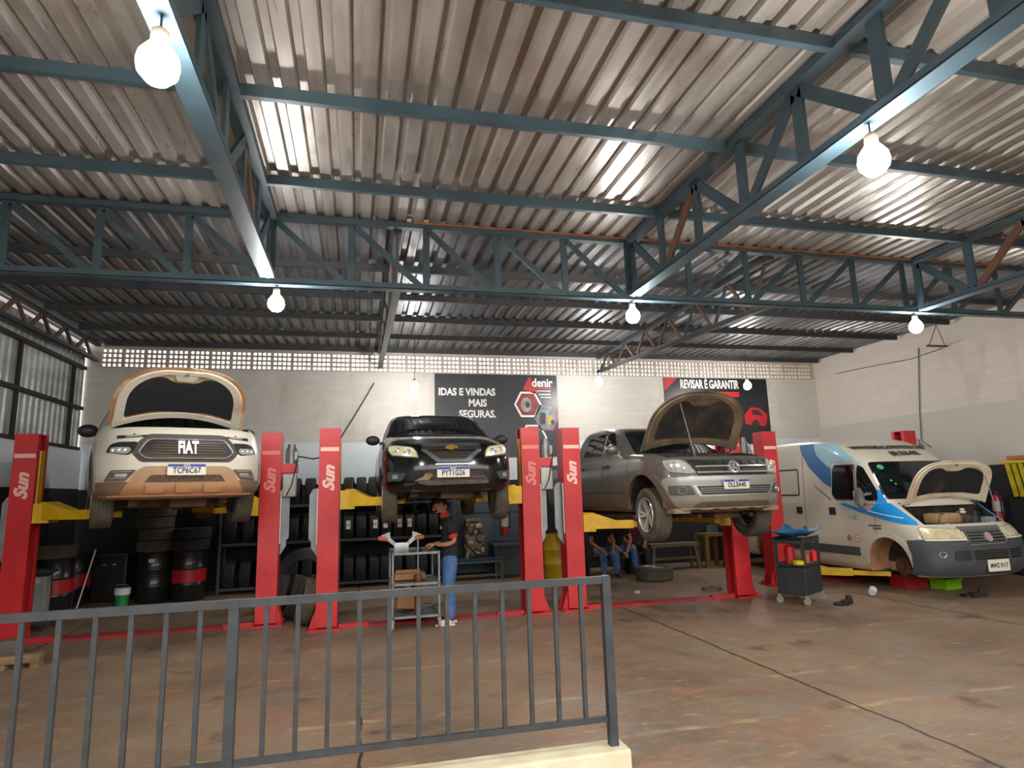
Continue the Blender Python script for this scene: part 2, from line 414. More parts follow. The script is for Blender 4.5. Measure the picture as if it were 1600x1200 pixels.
XL, XR, YB, YF, ZR = -5.3, 11.8, 14.0, -1.0, 5.0
struct(B().box(((XL+XR)/2, (YB+YF)/2+0.05, -0.06), (XR-XL+0.5, YB-YF+0.7, 0.12)).build('floor', floor_mat()))
yard = mat('yard_ground', '#a0958a', 0.9, 0, '#8d8276', 0.8, 0.6)
struct(B().box((3, -21.1, -0.1), (90, 40, 0.12)).build('ground_front', yard))
struct(B().box((3, 35, -0.1), (90, 41, 0.12)).build('ground_back', yard))
struct(B().box((3, -19, 2.6), (60, 1.0, 5.2)).build('unseen_building_opposite', mat('unseen_opposite_wall', '#6a655e', 0.9, 0, '#555048', 0.7, 0.4)))  # unseen building, added to cut low front light and darken car reflections
wm = wall_mat('block_wall', 2.05, 2.93)
# back wall, with a band of pierced blocks under the roof
zb0, zb1 = 4.49, 4.93
q = B(); q.box(((XL+XR)/2, YB+0.08, zb0/2), (XR-XL+0.2, 0.16, zb0)); q.box(((XL+XR)/2, YB+0.08, (zb1+5.12)/2), (XR-XL+0.2, 0.16, 5.12-zb1))
struct(q.build('wall_back', wm))
q = B(); pitch = 0.4105; n = 41; x0 = -5.13
xe = [XL-0.1]; xh = []
for i in range(n):
    for k in range(4):
        a = x0+i*pitch+0.027+k*0.0945; xe += [a, a+0.063]; xh.append(len(xe)-2)
xe.append(XR+0.1)
ze = [zb0]; zh = []
for k in range(4):
    a = zb0+0.035+k*0.099; ze += [a, a+0.063]; zh.append(len(ze)-2)
ze.append(zb1)
hx_, hz_ = set(xh), set(zh)
for y in (YB+0.02, YB+0.10):
    V = [[q.bm.verts.new((x, y, z)) for x in xe] for z in ze]
    for j in range(len(ze)-1):
        for i in range(len(xe)-1):
            if i in hx_ and j in hz_: continue
            q.bm.faces.new((V[j][i], V[j][i+1], V[j+1][i+1], V[j+1][i]))
    if y < YB+0.05: V0 = V
for j in zh:
    for i in xh:
        a = [V0[j][i], V0[j][i+1], V0[j+1][i+1], V0[j+1][i]]; b = [V[j][i], V[j][i+1], V[j+1][i+1], V[j+1][i]]
        for k in range(4): q.bm.faces.new((a[k], a[(k+1) % 4], b[(k+1) % 4], b[k]))
struct(q.build('wall_back_vent_blocks', mat('vent_block', '#b9aea2', 0.85, 0, '#a3968a', 0.6, 3)))
struct(B().box((XR+0.1, (YB+YF)/2, 2.5), (0.2, YB-YF+0.3, 5.0)).build('wall_right', wall_mat('right_wall', 2.02, 3.2, '#cbc2b6', '#b9b2a8')))
struct(B().box((XL-0.1, (YB+YF)/2-0.04, 1.4), (0.2, YB-YF, 2.8)).build('wall_left', wall_mat('left_wall', 2.07, 2.93)))
def corrug(lo, hi, pitch, pan, h):
    pts = []; x = lo; s = 0.02
    while x < hi:
        pts += [(x, 0), (x+pan, 0), (x+pan+s, h), (x+pitch-s, h)]; x += pitch
    return pts
galv = sheet_mat('galvanised_roof', '#a39d96', '#857d76', 0.34, 0.48)
galv2 = sheet_mat('dark_galvanised_roof', '#77777a', '#5f5c59', 0.4, 0.6)  # darker galvanised tone for the rear roof sheet
pr = corrug(XL-0.45, XR+0.4, 0.205, 0.105, 0.042)
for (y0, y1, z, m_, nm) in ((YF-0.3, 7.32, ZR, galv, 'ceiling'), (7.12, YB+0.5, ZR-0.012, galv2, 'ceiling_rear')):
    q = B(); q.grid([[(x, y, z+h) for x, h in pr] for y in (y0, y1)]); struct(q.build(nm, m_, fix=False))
# upper left wall of upright sheets in an iron frame, with a slit of daylight at the corner
q = B(); pr = corrug(YF, YB-0.16, 0.2, 0.11, 0.03)
q.grid([[(XL-0.06-h, y, z) for y, h in pr] for z in (2.8, 4.86)])
struct(q.build('wall_left_sheeting', sheet_mat('galvanised_wall', '#a7abab', '#8d9090', 0.4, 0.35), fix=False))
q = B()
for z in (2.83, 3.62, 4.42): q.box((XL, (YB+YF)/2-0.1, z), (0.06, YB-YF-0.2, 0.06))
for y in (13.3, 11.35, 9.4, 7.4, 5.4, 3.4, 1.4): q.box((XL, y, 3.62), (0.055, 0.06, 1.56))
struct(q.build('wall_left_frame', mat('black_iron', '#241f1e', 0.6, 0.2, '#3a2d26', 0.6, 6)))

# ---------------------------------------------------------------- roof trusses and purlins
def truss(label, p0, p1, zb0, zb1, step, pattern, m, web, loc, cw=0.14, ch=0.06, ww=0.11, first=0.0, zt=ZR-0.03, group=None):
    """a parallel-chord roof truss from p0 to p1 (x, y); bottom chord from zb0 to zb1"""
    t = thing('roof_truss', label, 'roof truss', loc, 0, group)
    a, b = Vector((*p0, 0)), Vector((*p1, 0)); L = (b-a).length; d = (b-a)/L; o = Vector(loc)
    side = Vector((0, 0, 1)).cross(d)
    def P(s, z): return a+d*s+Vector((0, 0, z))-o
    zb = lambda s: zb0+(zb1-zb0)*s/L
    B().bar(P(0, zt-ch/2), P(L, zt-ch/2), cw, ch).build('top_chord', m, t)
    def channel(q, A, Bb, w, h, up):
        q.bar(A, Bb, w, h*0.25, up); A, Bb = Vector(A), Vector(Bb); dd = (Bb-A).normalized(); x = dd.cross(Vector(up)).normalized(); u = x.cross(dd)
        for sg in (-1, 1): q.bar(A+x*sg*(w/2-0.005)+u*h*0.5, Bb+x*sg*(w/2-0.005)+u*h*0.5, 0.01, h, up)
    q = B(); channel(q, P(0, zb(0)), P(L, zb(L)), cw, ch, (0, 0, 1)); q.build('bottom_chord', m, t)
    n = int((L-first)/step+1e-6); top = zt-ch; k0 = 0
    for k in range(n+1):
        s = first+k*step
        if s > L+0.01: break
        if pattern != 'W':
            B().bar(P(s, zb(s)), P(s, top), 0.03, ww, d).build('vertical', m, t)
        if k == n: break
        s2 = min(s+step, L); odd = k % 2
        down = {'V': odd == 0, 'W': odd == 0, '\\': True, '/': False, 'X': s+a.x < 3.3}[pattern]
        u, v = (P(s+0.04, top-0.02), P(s2-0.04, zb(s2)+0.03)) if down else (P(s+0.04, zb(s)+0.03), P(s2-0.04, top-0.02))
        B().bar(u, v, 0.03, ww*0.85, d if abs((v-u).normalized().dot(d)) < 0.9 else (0, 0, 1)).build('diagonal', web if (k % 5 == 3 or pattern == 'W' and k % 2) else m, t)
    return t
front_x = (-1.02, 3.42, 7.95)
for x, nm in zip(front_x, ('leftmost of three running up to the cross truss', 'middle one of three running up to the cross truss', 'rightmost of three running up to the cross truss')):
    truss('blue-grey steel roof truss, '+nm, (x, YF), (x, 7.1), 4.2, 4.2, 0.8, 'V', steel_blue, steel_rust, (x, 3, 4.2), first=0.1, cw=0.15, ww=0.12)
cross = truss('long blue-grey steel truss spanning the hall crossways above the lifts', (XL+0.02, 7.2), (XR-0.02, 7.2), 4.13, 4.21, 0.878, 'X', steel_blue, steel_blue, (3, 7.2, 4.15), first=1.65-0.878, cw=0.10, ch=0.07, ww=0.08, zt=ZR+0.0)
B().bar((-2.4, -.065, .84), (6.6, -.065, .84), .02, .022).build('rusty_edge', mat('orange_rust', '#96592f', .85, 0, '#6b4228', .8, 6), cross)
for x, nm in ((0.43, 'ending left of the charcoal banner'), (5.65, 'ending between the two banners')):
    truss('dark steel roof truss behind the cross truss, '+nm, (x, 7.3), (x, YB-0.02), 4.24, 4.57, 0.5, 'W', steel_dark, steel_rust, (x, 10, 4.4), first=0.1, cw=0.10, ww=0.06)
truss('dark rusty truss along the top of the sheeted left wall', (XL+0.14, 7.3), (XL+0.14, YB-0.05), 4.5, 4.6, 0.42, 'W', steel_dark, steel_rust, (XL+0.14, 10, 4.5), first=0.1, cw=0.08, ww=0.09)
def purlins(ys, xs, m, where, g):
    for i, y in enumerate(ys):
        for a, b, bay in zip(xs, xs[1:], where):
            q = B(); q.box(((a+b)/2, y, ZR-0.056), (b-a-0.16, 0.012, 0.10))
            for z in (ZR-0.008, ZR-0.104): q.box(((a+b)/2, y+0.025, z), (b-a-0.16, 0.05, 0.008))
            tag(q.build('roof_purlin', m), f'{g[0]} roof purlin, {("first","second","third","fourth","fifth","sixth")[i]} row {g[1]}, {bay}', 'roof purlin', g[2])
purlins([6.25, 4.8, 3.4, 2.0, 0.6], [XL, *front_x, XR], steel_blue, ['leftmost bay', 'second bay from left', 'third bay from left', 'rightmost bay'], ('blue-grey', 'before cross truss', 'front roof purlins'))
purlins([8.6, 9.9, 11.2, 12.5, 13.72], [XL+0.25, 0.43, 5.65, XR], steel_dark, ['leftmost bay', 'middle bay', 'rightmost bay'], ('dark', 'behind cross truss', 'rear roof purlins'))

# ---------------------------------------------------------------- hanging lamps
bulb_m = mat('lit_bulb', '#fffaf0', 0.4, emit=1.0)
bulb_m.node_tree.nodes['Principled BSDF'].inputs['Emission Color'].default_value = (1.0, 0.98, 0.95, 1)
bulb_m.node_tree.nodes['Principled BSDF'].inputs['Emission Strength'].default_value = 330.0
socket_m = mat('lamp_socket', '#5f574a', 0.5)
def lamp(x, y, z, ztop, label, r=0.085):
    t = thing('hanging_lamp', label, 'lamp', (x, y, z), 0, 'hanging lamps')
    B().lathe([(0.0001, -r), (r*0.55, -r*0.85), (r*0.92, -r*0.4), (r, 0.05*r), (r*0.92, r*0.5), (r*0.6, r*1.0), (r*0.4, r*1.25)], 24).build('bulb', bulb_m, t, True, 80)
    B().lathe([(r*0.4, r*1.2), (r*0.45, r*1.3), (r*0.42, r*1.9), (r*0.2, r*2.1), (0.0001, r*2.12)], 16).build('socket', socket_m, t, True)
    if ztop-z > r*2.2: B().cyl((0, 0, r*2.1), (0, 0, ztop-z), 0.006, seg=8).build('cord', black_plastic, t)
lamp(-1.0, 3.12, 3.9, 4.19, 'large lit bulb hanging under the left truss, highest and nearest on the left', 0.1)
lamp(3.38, 3.22, 3.9, 4.19, 'large lit bulb hanging under the middle truss, near the right upper corner', 0.1)
lamp(-0.93, 7.2, 3.92, 4.13, 'lit bulb under the cross truss near the left front truss end', 0.09)
lamp(3.42, 7.2, 3.95, 4.14, 'lit bulb under the cross truss below the middle front truss end', 0.09)
lamp(7.9, 7.2, 3.97, 4.18, 'lit bulb under the cross truss before the white right wall', 0.09)
lamp(1.07, 12.5, 3.9, 4.9, 'lit bulb on a long cord left of the dark slogan banner', 0.085)
lamp(5.04, 12.5, 4.06, 4.9, 'lit bulb on a long cord between the two wall banners', 0.085)
lamp(8.69, 12.5, 4.02, 4.9, 'lit bulb on a long cord before the right-hand banner', 0.085)

# ---------------------------------------------------------------- kerb and railing in front
kerb_m = mat('whitewashed_kerb', '#d8cdb0', 0.85, 0, '#bfb08f', 0.6, 5)
tag(B().box((-2.66, 4.05, 0.075), (8.68, 0.2, 0.15), bev=0.015).build('concrete_kerb', kerb_m), 'whitewashed concrete kerb under the grey metal railing', 'kerb')
t = thing('metal_railing', 'grey painted metal railing with upright bars on the kerb', 'railing', (-1.7, 4.05, 0.15))
FX = -1.7
B().box((1.6-FX-2.4, 0, 1.015), (4.85, 0.045, 0.045)).build('top_rail', rail_grey, t)
B().box((1.6-FX-2.4, 0, 0.16), (4.80, 0.03, 0.035)).build('bottom_rail', rail_grey, t)
for x in (1.6, -0.687, -2.98): B().box((x-FX, 0, 0.52), (0.055, 0.055, 1.04)).build('post', rail_grey, t)
for x in [-0.687+0.17592*k for k in range(1, 13)]+[-0.687-0.1764*k for k in range(1, 13)]:
    B().box((x-FX, 0, 0.585), (0.026, 0.026, 0.83)).build('baluster', rail_grey, t)
# ================================================================ vehicles
def curve1(xs, ys):
    n = len(xs); d = [(ys[i+1]-ys[i])/(xs[i+1]-xs[i]) for i in range(n-1)]
    m = [d[0]]+[0 if d[i-1]*d[i] <= 0 else 2*d[i-1]*d[i]/(d[i-1]+d[i]) for i in range(1, n-1)]+[d[-1]]
    def f(x):
        if x <= xs[0]: return ys[0]
        if x >= xs[-1]: return ys[-1]
        i = max(k for k in range(n-1) if xs[k] <= x); h = xs[i+1]-xs[i]; t = (x-xs[i])/h
        return ys[i]*(1+2*t)*(1-t)**2+m[i]*h*t*(1-t)**2+ys[i+1]*t*t*(3-2*t)+m[i+1]*h*t*t*(t-1)
    return f
class Shell:
    """car body: plan outlines stacked over height; rows = (z, front y, half width, nose length, nose roundness, rear y)"""
    def __init__(s, rows, rear=0.35, taper=0.0, ty=2.5):
        rows = sorted(rows); z = [r[0] for r in rows]; s.z0, s.z1 = z[0], z[-1]
        s.c = [curve1(z, [r[i] for r in rows]) for i in range(1, 6)]; s.rear = rear; s.tp = taper; s.ty = ty
    def par(s, z): return [c(z) for c in s.c]
    def w(s, y, z): return s.par(z)[1]-s.tp*max(0, y-s.ty)**2
    def F(s, x, z):
        yf, w, L, n, yr = s.par(z); t = min(abs(x)/w, 0.9995); return yf+L*(1-(1-t**n)**(1/n))
    def S(s, y, z):
        yf, w, L, n, yr = s.par(z); w = s.w(y, z)
        if y < yf+L: t = min(1, (yf+L-y)/L); return w*max(0, 1-t**n)**(1/n)
        if y > yr-s.rear: t = min(1, (y-yr+s.rear)/s.rear); return w*max(0, 1-t**3)**(1/3)
        return w
    def front(s, x, z):
        e = 0.004; p = Vector((x, s.F(x, z), z))
        dx = (s.F(x+e, z)-s.F(x-e, z))/(2*e); dz = (s.F(x, z+e)-s.F(x, z-e))/(2*e)
        return p, Vector((dx, -1, dz)).normalized()
    def side(s, sg):
        def f(y, z):
            e = 0.004; p = Vector((sg*s.S(y, z), y, z))
            dy = (s.S(y+e, z)-s.S(y-e, z))/(2*e); dz = (s.S(y, z+e)-s.S(y, z-e))/(2*e)
            return p, Vector((sg, -dy, -dz)).normalized()
        return f
    def mesh(s, q, nz=26, zs=None, cap_top=True):
        zs = zs or [s.z0+(s.z1-s.z0)*i/nz for i in range(nz+1)]; rows = []
        for z in zs:
            yf, w, L, n, yr = s.par(z); half = []
            for k in range(19):
                t = k/18*PI/2; half.append((w*math.sin(t)**(2/n), yf+L*(1-math.cos(t)**(2/n))))
            ya, yb = yf+L, yr-s.rear
            for k in range(1, 25): y = ya+(yb-ya)*k/24; half.append((s.w(y, z), y))
            for k in range(1, 9):
                t = k/8*PI/2; half.append((s.w(yb, z)*math.cos(t)**(2/3), yb+s.rear*math.sin(t)**(2/3)))
            loop = [(x, y) for x, y in half]+[(-x, y) for x, y in reversed(half[1:-1])]
            rows.append([Vector((x, y, z)) for x, y in loop])
        V = q.grid(rows, closed=True)
        q.bm.faces.new(V[0])
        if cap_top: q.bm.faces.new(V[-1])
        return q
def cutout(o, cutters, dark, well_m=None):
    """cut wheel wells and the engine bay out of a body; the cut faces take the dark material"""
    m = o.data; m.materials.append(dark)
    if well_m: m.materials.append(well_m)
    for c, test in cutters:
        bmesh.ops.recalc_face_normals(c.bm, faces=c.bm.faces)
        me = bpy.data.meshes.new('c'); c.bm.to_mesh(me); c.bm.free(); co = bpy.data.objects.new('c', me); COL.objects.link(co)
        md = o.modifiers.new('b', 'BOOLEAN'); md.operation = 'DIFFERENCE'; md.solver = 'EXACT'; md.object = co
        dg = bpy.context.evaluated_depsgraph_get(); nm = bpy.data.meshes.new_from_object(o.evaluated_get(dg))
        o.modifiers.clear(); old = o.data; nm.name = old.name; o.data = nm; bpy.data.meshes.remove(old); bpy.data.objects.remove(co)
        for p in nm.polygons:
            if test(p.center): p.material_index = 2 if well_m and p.center.z < .9 and abs(p.center.x) > .5 else 1
    m = o.data
    m.polygons.foreach_set('use_smooth', [True]*len(m.polygons)); m.set_sharp_from_angle(angle=rad(38)); return o
def well(sg, y, z, r, w, depth=0.34):
    a, b = sg*(w-depth), sg*(w+0.3)
    pts = [(y+r*math.cos(PI*k/24), z+r*math.sin(PI*k/24)) for k in range(25)]+[(y-r, z-r*2.2), (y+r, z-r*2.2)]
    q = B(); q.prism(pts, a, b, 'X')
    def t(c): return c.x*sg > 0 and abs(c.x) > w-depth-0.02 and (math.hypot(c.y-y, c.z-z) < r+0.012 or (abs(c.y-y) < r+0.01 and c.z < z)) and c.x*sg < w*0.985+1e9*(math.hypot(c.y-y, c.z-z) < r-0.1)
    return q, t
def bay(S, x, gap, y1, z0, z1=2.0, zr=None):
    zr = zr or z0+0.25; f = lambda u: S.F(u, zr)+gap
    pts = [(-x+2*x*k/16, f(-x+2*x*k/16)) for k in range(17)]; pts += [(x, y1), (-x, y1)]
    q = B(); q.prism(pts, z0, z1, 'Z')
    return q, lambda c: abs(c.x) < x+0.003 and f(min(abs(c.x), x))-0.004 < c.y < y1+0.003 and c.z > z0-0.003
def bedbox():
    q = B(); q.box((0, 4.43, 1.4), (1.72, 1.35, 1.36)); return q, lambda c: abs(c.x) < .87 and 3.74 < c.y < 5.12 and c.z > .71
def wheel(parent, x, y, z, R, w, rr, rim_m, tyre_m, spokes=5, steer=0.0, name='wheel', style='twin'):
    """tyre mesh with its rim as a child; the outer face looks away from the car"""
    sg = 1 if x > 0 else -1
    hw = w/2
    prof = [(rr, -hw*0.8), (rr+0.02, -hw*0.95), (R*0.86, -hw), (R*0.96, -hw*0.9), (R, -hw*0.72)]
    for k in range(4):
        c = hw*(-0.55+1.1*k/3); prof += [(R, c-0.02), (R-0.008, c-0.012), (R-0.008, c+0.012), (R, c+0.02)]
    prof += [(R, hw*0.72), (R*0.96, hw*0.9), (R*0.86, hw), (rr+0.02, hw*0.95), (rr, hw*0.8), (rr, -hw*0.8)]
    t = B().lathe(prof, 40, 'X').build(name, tyre_m, parent, True, 40); t.location = (x, y, z); t.rotation_euler = (0, 0, steer)
    q = B(); o = sg*hw
    q.lathe([(rr, o*0.95), (rr*0.985, o*1.02), (rr*0.93, o*0.9), (rr*0.9, -o*0.8)], 36, 'X')
    q.cyl((o*0.1, 0, 0), (o*0.72, 0, 0), rr*0.22, rr*0.18, 18); q.cyl((o*0.7, 0, 0), (o*0.78, 0, 0), rr*0.13, seg=16)
    n = spokes*2 if style == 'twin' else spokes
    for k in range(n):
        a = 2*PI*(k//2)/spokes+(0.16 if k % 2 else -0.16) if style == 'twin' else 2*PI*k/n
        c, s_ = math.cos(a), math.sin(a)
        q.bar((o*0.62, rr*0.15*c, rr*0.15*s_), (o*0.8, rr*0.95*c, rr*0.95*s_), rr*(0.12 if style == 'twin' else 0.2), 0.03, (1, 0, 0))
    for k in range(5):
        a = 2*PI*k/5+0.3; q.cyl((o*0.7, rr*0.16*math.cos(a), rr*0.16*math.sin(a)), (o*0.76, rr*0.16*math.cos(a), rr*0.16*math.sin(a)), 0.012, seg=8)
    q.build('rim', rim_m, t, True, 30)
    q = B(); q.cyl((-o*0.15, 0, 0), (o*0.15, 0, 0), rr*0.9, seg=28); q.build('brake_disc', mat('wheel_dark', '#1f1b18', .8, .1, '#3a3028', .6, 9), t, True, 30); return t
def hood(parent, hinge_y, hinge_z, L, hw, ang, m, liner_m, skin=None, crown=0.05, tipr=3.0, taper=0.08, scoop=None, cx=0.0, prop=None, nose=0.06, arch=0.08, lin=0.0):
    """an open bonnet: skin, underside frame and dark liner"""
    a = rad(ang); dv = Vector((0, -math.cos(a), math.sin(a))); nv = Vector((0, math.sin(a), math.cos(a))); o = Vector((cx, hinge_y, hinge_z))
    def half(v):
        t = v/L; return (hw*(1-taper*t))*max(0.0, 1-max(0, (t-0.42)/0.58)**tipr)**(1/tipr)
    def P(u, v, h=0.0):
        k = u/max(hw, 1e-3); return o+Vector((u, 0, 0))+dv*v+nv*(crown*(1-k*k)-nose*(v/L)**3+h)
    def v0(u): return arch*max(0, 1-(u/hw)**2)
    q = B(); NV, NU = 22, 24; ss = [math.sin(i/NV*PI/2) for i in range(NV)]+[0.9997]
    def Q(i, j):
        t = 2*j/NU-1; v = L*ss[i]; u = half(v)*t; return (u, v0(u)*(1-ss[i])+v)
    for h in (0.0, -0.022):
        q.grid([[P(*Q(i, j), h) for j in range(NU+1)] for i in range(NV+1)])
    bmesh.ops.remove_doubles(q.bm, verts=q.bm.verts, dist=1e-5)
    def edge(pts):
        q.grid([[P(u, v, 0) for u, v in pts], [P(u, v, -0.022) for u, v in pts]])
    edge([Q(i, 0) for i in range(NV+1)]); edge([Q(i, NU) for i in range(NV+1)]); edge([Q(0, j) for j in range(NU+1)])
    h_o = q.build('hood', skin or m, parent, True, 50)
    def under(off): return lambda u, v: (P(u, v, -0.022), -nv)
    lb = arch+L*0.12; pts = [(-hw*0.80, max(L*0.2, arch*.4+L*.12)), (-hw*.4, lb), (hw*.4, lb), (hw*0.80, max(L*0.2, arch*.4+L*.12)), (half(L*0.5)*0.83, L*0.5), (half(L*0.70)*0.80, L*0.70), (half(L*.82)*0.62, L*0.82), (hw*0.30, L*0.84), (hw*0.16, L*0.75), (-hw*0.16, L*0.75), (-hw*0.30, L*0.84), (-half(L*.82)*0.62, L*0.82), (-half(L*0.70)*0.80, L*0.70), (-half(L*0.5)*0.83, L*0.5)]
    patch('hood_liner', rounded(pts, 0.06), under(0), liner_m, h_o, off=0.016, skirt=0.02, du=0.08, dv=0.08)
    # pressed ribs of the inner frame
    q = B(); pp = [(hw*(-.94+1.88*k/12), v0(hw*(-.94+1.88*k/12))+.02) for k in range(13)]+[(hw*(.94-1.88*k/12), v0(hw*(.94-1.88*k/12))+L*.10) for k in range(13)]
    patch('x', pp, under(0), m, off=0.02, skirt=0.03, du=0.1, bmx=q)
    path = [(-half(L*t)*0.95, L*t*.975) for t in (.1, .25, .4, .5, .6, .7, .78, .85, .91, .955, .98)]; path += [(path[-1][0]*(1-k/6), path[-1][1]) for k in range(1, 6)]
    path += [(-u, v) for u, v in reversed(path[:11])] if False else [(0.0, path[-1][1])]+[(-u, v) for u, v in reversed(path)]
    inn = [(u*.82, L*.46+(v-L*.46)*(.84 if v > L*.46 else 1)) for u, v in path]; rows = []
    for w_, off in ((0, -.004), (.12, .018), (.85, .018), (1, -.004)):
        rows.append([P(u+(ui-u)*w_, v+(vi-v)*w_, -.022)-nv*off for (u, v), (ui, vi) in zip(path, inn)])
    q.grid(rows)
    patch('x', rounded([(-hw*0.12, L*0.78), (hw*0.12, L*0.78), (hw*0.2, L*0.95), (-hw*0.2, L*0.95)], 0.03), under(0), m, off=0.014, skirt=0.02, bmx=q)
    q.build('hood_frame', m, h_o, True, 35)
    q = B(); c = P(0, L*0.9, -0.03); q.box(c, (0.05, 0.03, 0.03)); q.tube([c, c-nv*0.03, c-nv*0.03+dv*0.04], 0.006); q.build('hood_latch', engine_metal, h_o)
    q = B()
    for sg in (-1, 1): q.tube([P(sg*hw*0.9, 0.03, -0.03), o+Vector((sg*hw*0.93, 0.1, -0.02)), o+Vector((sg*hw*0.93, 0.16, -0.09))], 0.014)
    q.build('hood_hinge', engine_metal, h_o)
    if prop: B().tube([P(prop[0], prop[1], -0.03), Vector(prop[2])], 0.007).build('prop_rod', light_steel, h_o)
    return h_o, P
def plate(parent, fn, s, size=(0.40, 0.13), blue=True, ink=plate_ink):
    w, h = size; q = B()
    p, n = fn(0, 0)
    q.prism(rounded(rect(-w/2, -h/2, w/2, h/2), 0.012, 3), 0, 1, 'Z')
    for v in q.bm.verts:
        a, nn = fn(v.co.x, v.co.y); v.co = a+nn*(0.010 if v.co.z > 0.5 else -0.002)
    t = q.build('number_plate', plate_white, parent)
    if blue:
        q = B(); q.prism(rect(-w/2+0.004, h/2-0.035, w/2-0.004, h/2-0.004), 0, 1, 'Z')
        for v in q.bm.verts:
            a, nn = fn(v.co.x, v.co.y); v.co = a+nn*(0.0115 if v.co.z > 0.5 else 0.005)
        q.build('blue_band', plate_blue, t)
        text('band_lettering', 'BRASIL', 0.024, plate_white, lambda u, v: fn(u, v+h/2-0.0195), t, bold=0.0006, depth=0.002, off=0.0125)
    text('plate_lettering', s, 0.092 if blue else 0.088, ink, lambda u, v: fn(u, v-(0.014 if blue else 0.004)), t, bold=0.0025, depth=0.003, xs=0.74, off=0.011, space=1.08)
    return t
def mirror(parent, x, y, z, sg, m, size=(0.2, 0.13, 0.13), arm=0.12):
    q = B(); a, h, d = size
    q.sph((x+sg*(arm+a/2), y, z), 0.5, (a, d, h), 18)
    q.box((x+sg*arm*0.5, y, z-h*0.3), (arm*1.3, 0.05, 0.04)); o = q.build('side_mirror', m, parent, True, 60)
    B().box((x+sg*(arm+a/2), y+d*0.44, z), (a*0.72, 0.012, h*0.68), bev=0.005).build('mirror_glass', chrome, o); return o
def underbody(parent, w, y0, y1, z, m=under_mat, fr=0.9, rr=3.4, rails=True, zt=0.2):
    q = B(); q.box((0, (y0+y1)/2, z+zt/2), (2*w*0.60, y1-y0, zt))
    if rails:
        for sg in (-1, 1): q.box((sg*w*0.55, (y0+y1)/2, z-0.02), (0.09, (y1-y0)*0.9, 0.09))
    q.box((0, fr, z-0.04), (w*1.2, 0.22, 0.10), bev=0.02); q.box((0.1, fr-0.28, z-0.02), (0.42, 0.34, 0.16), bev=0.03)
    for sg in (-1, 1):
        q.bar((sg*w*0.35, fr+0.08, z-0.04), (sg*w*0.82, fr, z-0.03), 0.05, 0.04); q.cyl((sg*0.15, fr, z+0.02), (sg*w*0.85, fr, z+0.03), 0.022)
    q.cyl((-w*0.7, rr, z-0.02), (w*0.7, rr, z-0.02), 0.045); q.tube([(0.12, fr+0.2, z-0.03), (0.2, 1.8, z-0.05), (0.2, rr-0.5, z-0.05), (0.3, rr+0.3, z+0.02)], 0.032)
    q.cyl((0.2, 1.9, z-0.05), (0.2, 2.6, z-0.05), 0.085); q.box((-0.25, rr-0.55, z-0.02), (0.5, 0.6, 0.16), bev=0.03)
    return q.build('underbody', m, parent, True, 30)
def lid_engine(parent, x, y0, y1, z, seed, items=None):
    rnd = random.Random(seed); yc = (y0+y1)/2
    q = B(); q.box((-0.05, yc+0.05, z-0.12), (x*0.95, (y1-y0)*0.55, 0.24), bev=0.03); q.box((-0.05, yc, z+0.03), (x*0.7, (y1-y0)*0.35, 0.08), bev=0.025)
    for k in range(5): q.tube([(rnd.uniform(-x, x)*0.8, rnd.uniform(y0+.05, y1-.05), z-0.05), (rnd.uniform(-x, x)*0.6, rnd.uniform(y0+.05, y1-.05), z+0.07), (rnd.uniform(-x, x)*0.8, rnd.uniform(y0+.05, y1-.05), z-0.02)], 0.016)
    q.build('engine', engine_metal, parent, True, 30)
    B().box((x*0.62, yc-0.05, z-0.08), (0.24, 0.17, 0.19), bev=0.01).build('battery', black_plastic, parent)
    q = B(); q.box((-x*0.72, yc+0.08, z-0.04), (0.15, 0.15, 0.15), bev=0.03); q.cyl((-x*0.72, yc+0.08, z+0.03), (-x*0.72, yc+0.08, z+0.065), 0.03); q.build('coolant_tank', mat('tank_white', '#c8bfa6', 0.5), parent, True)

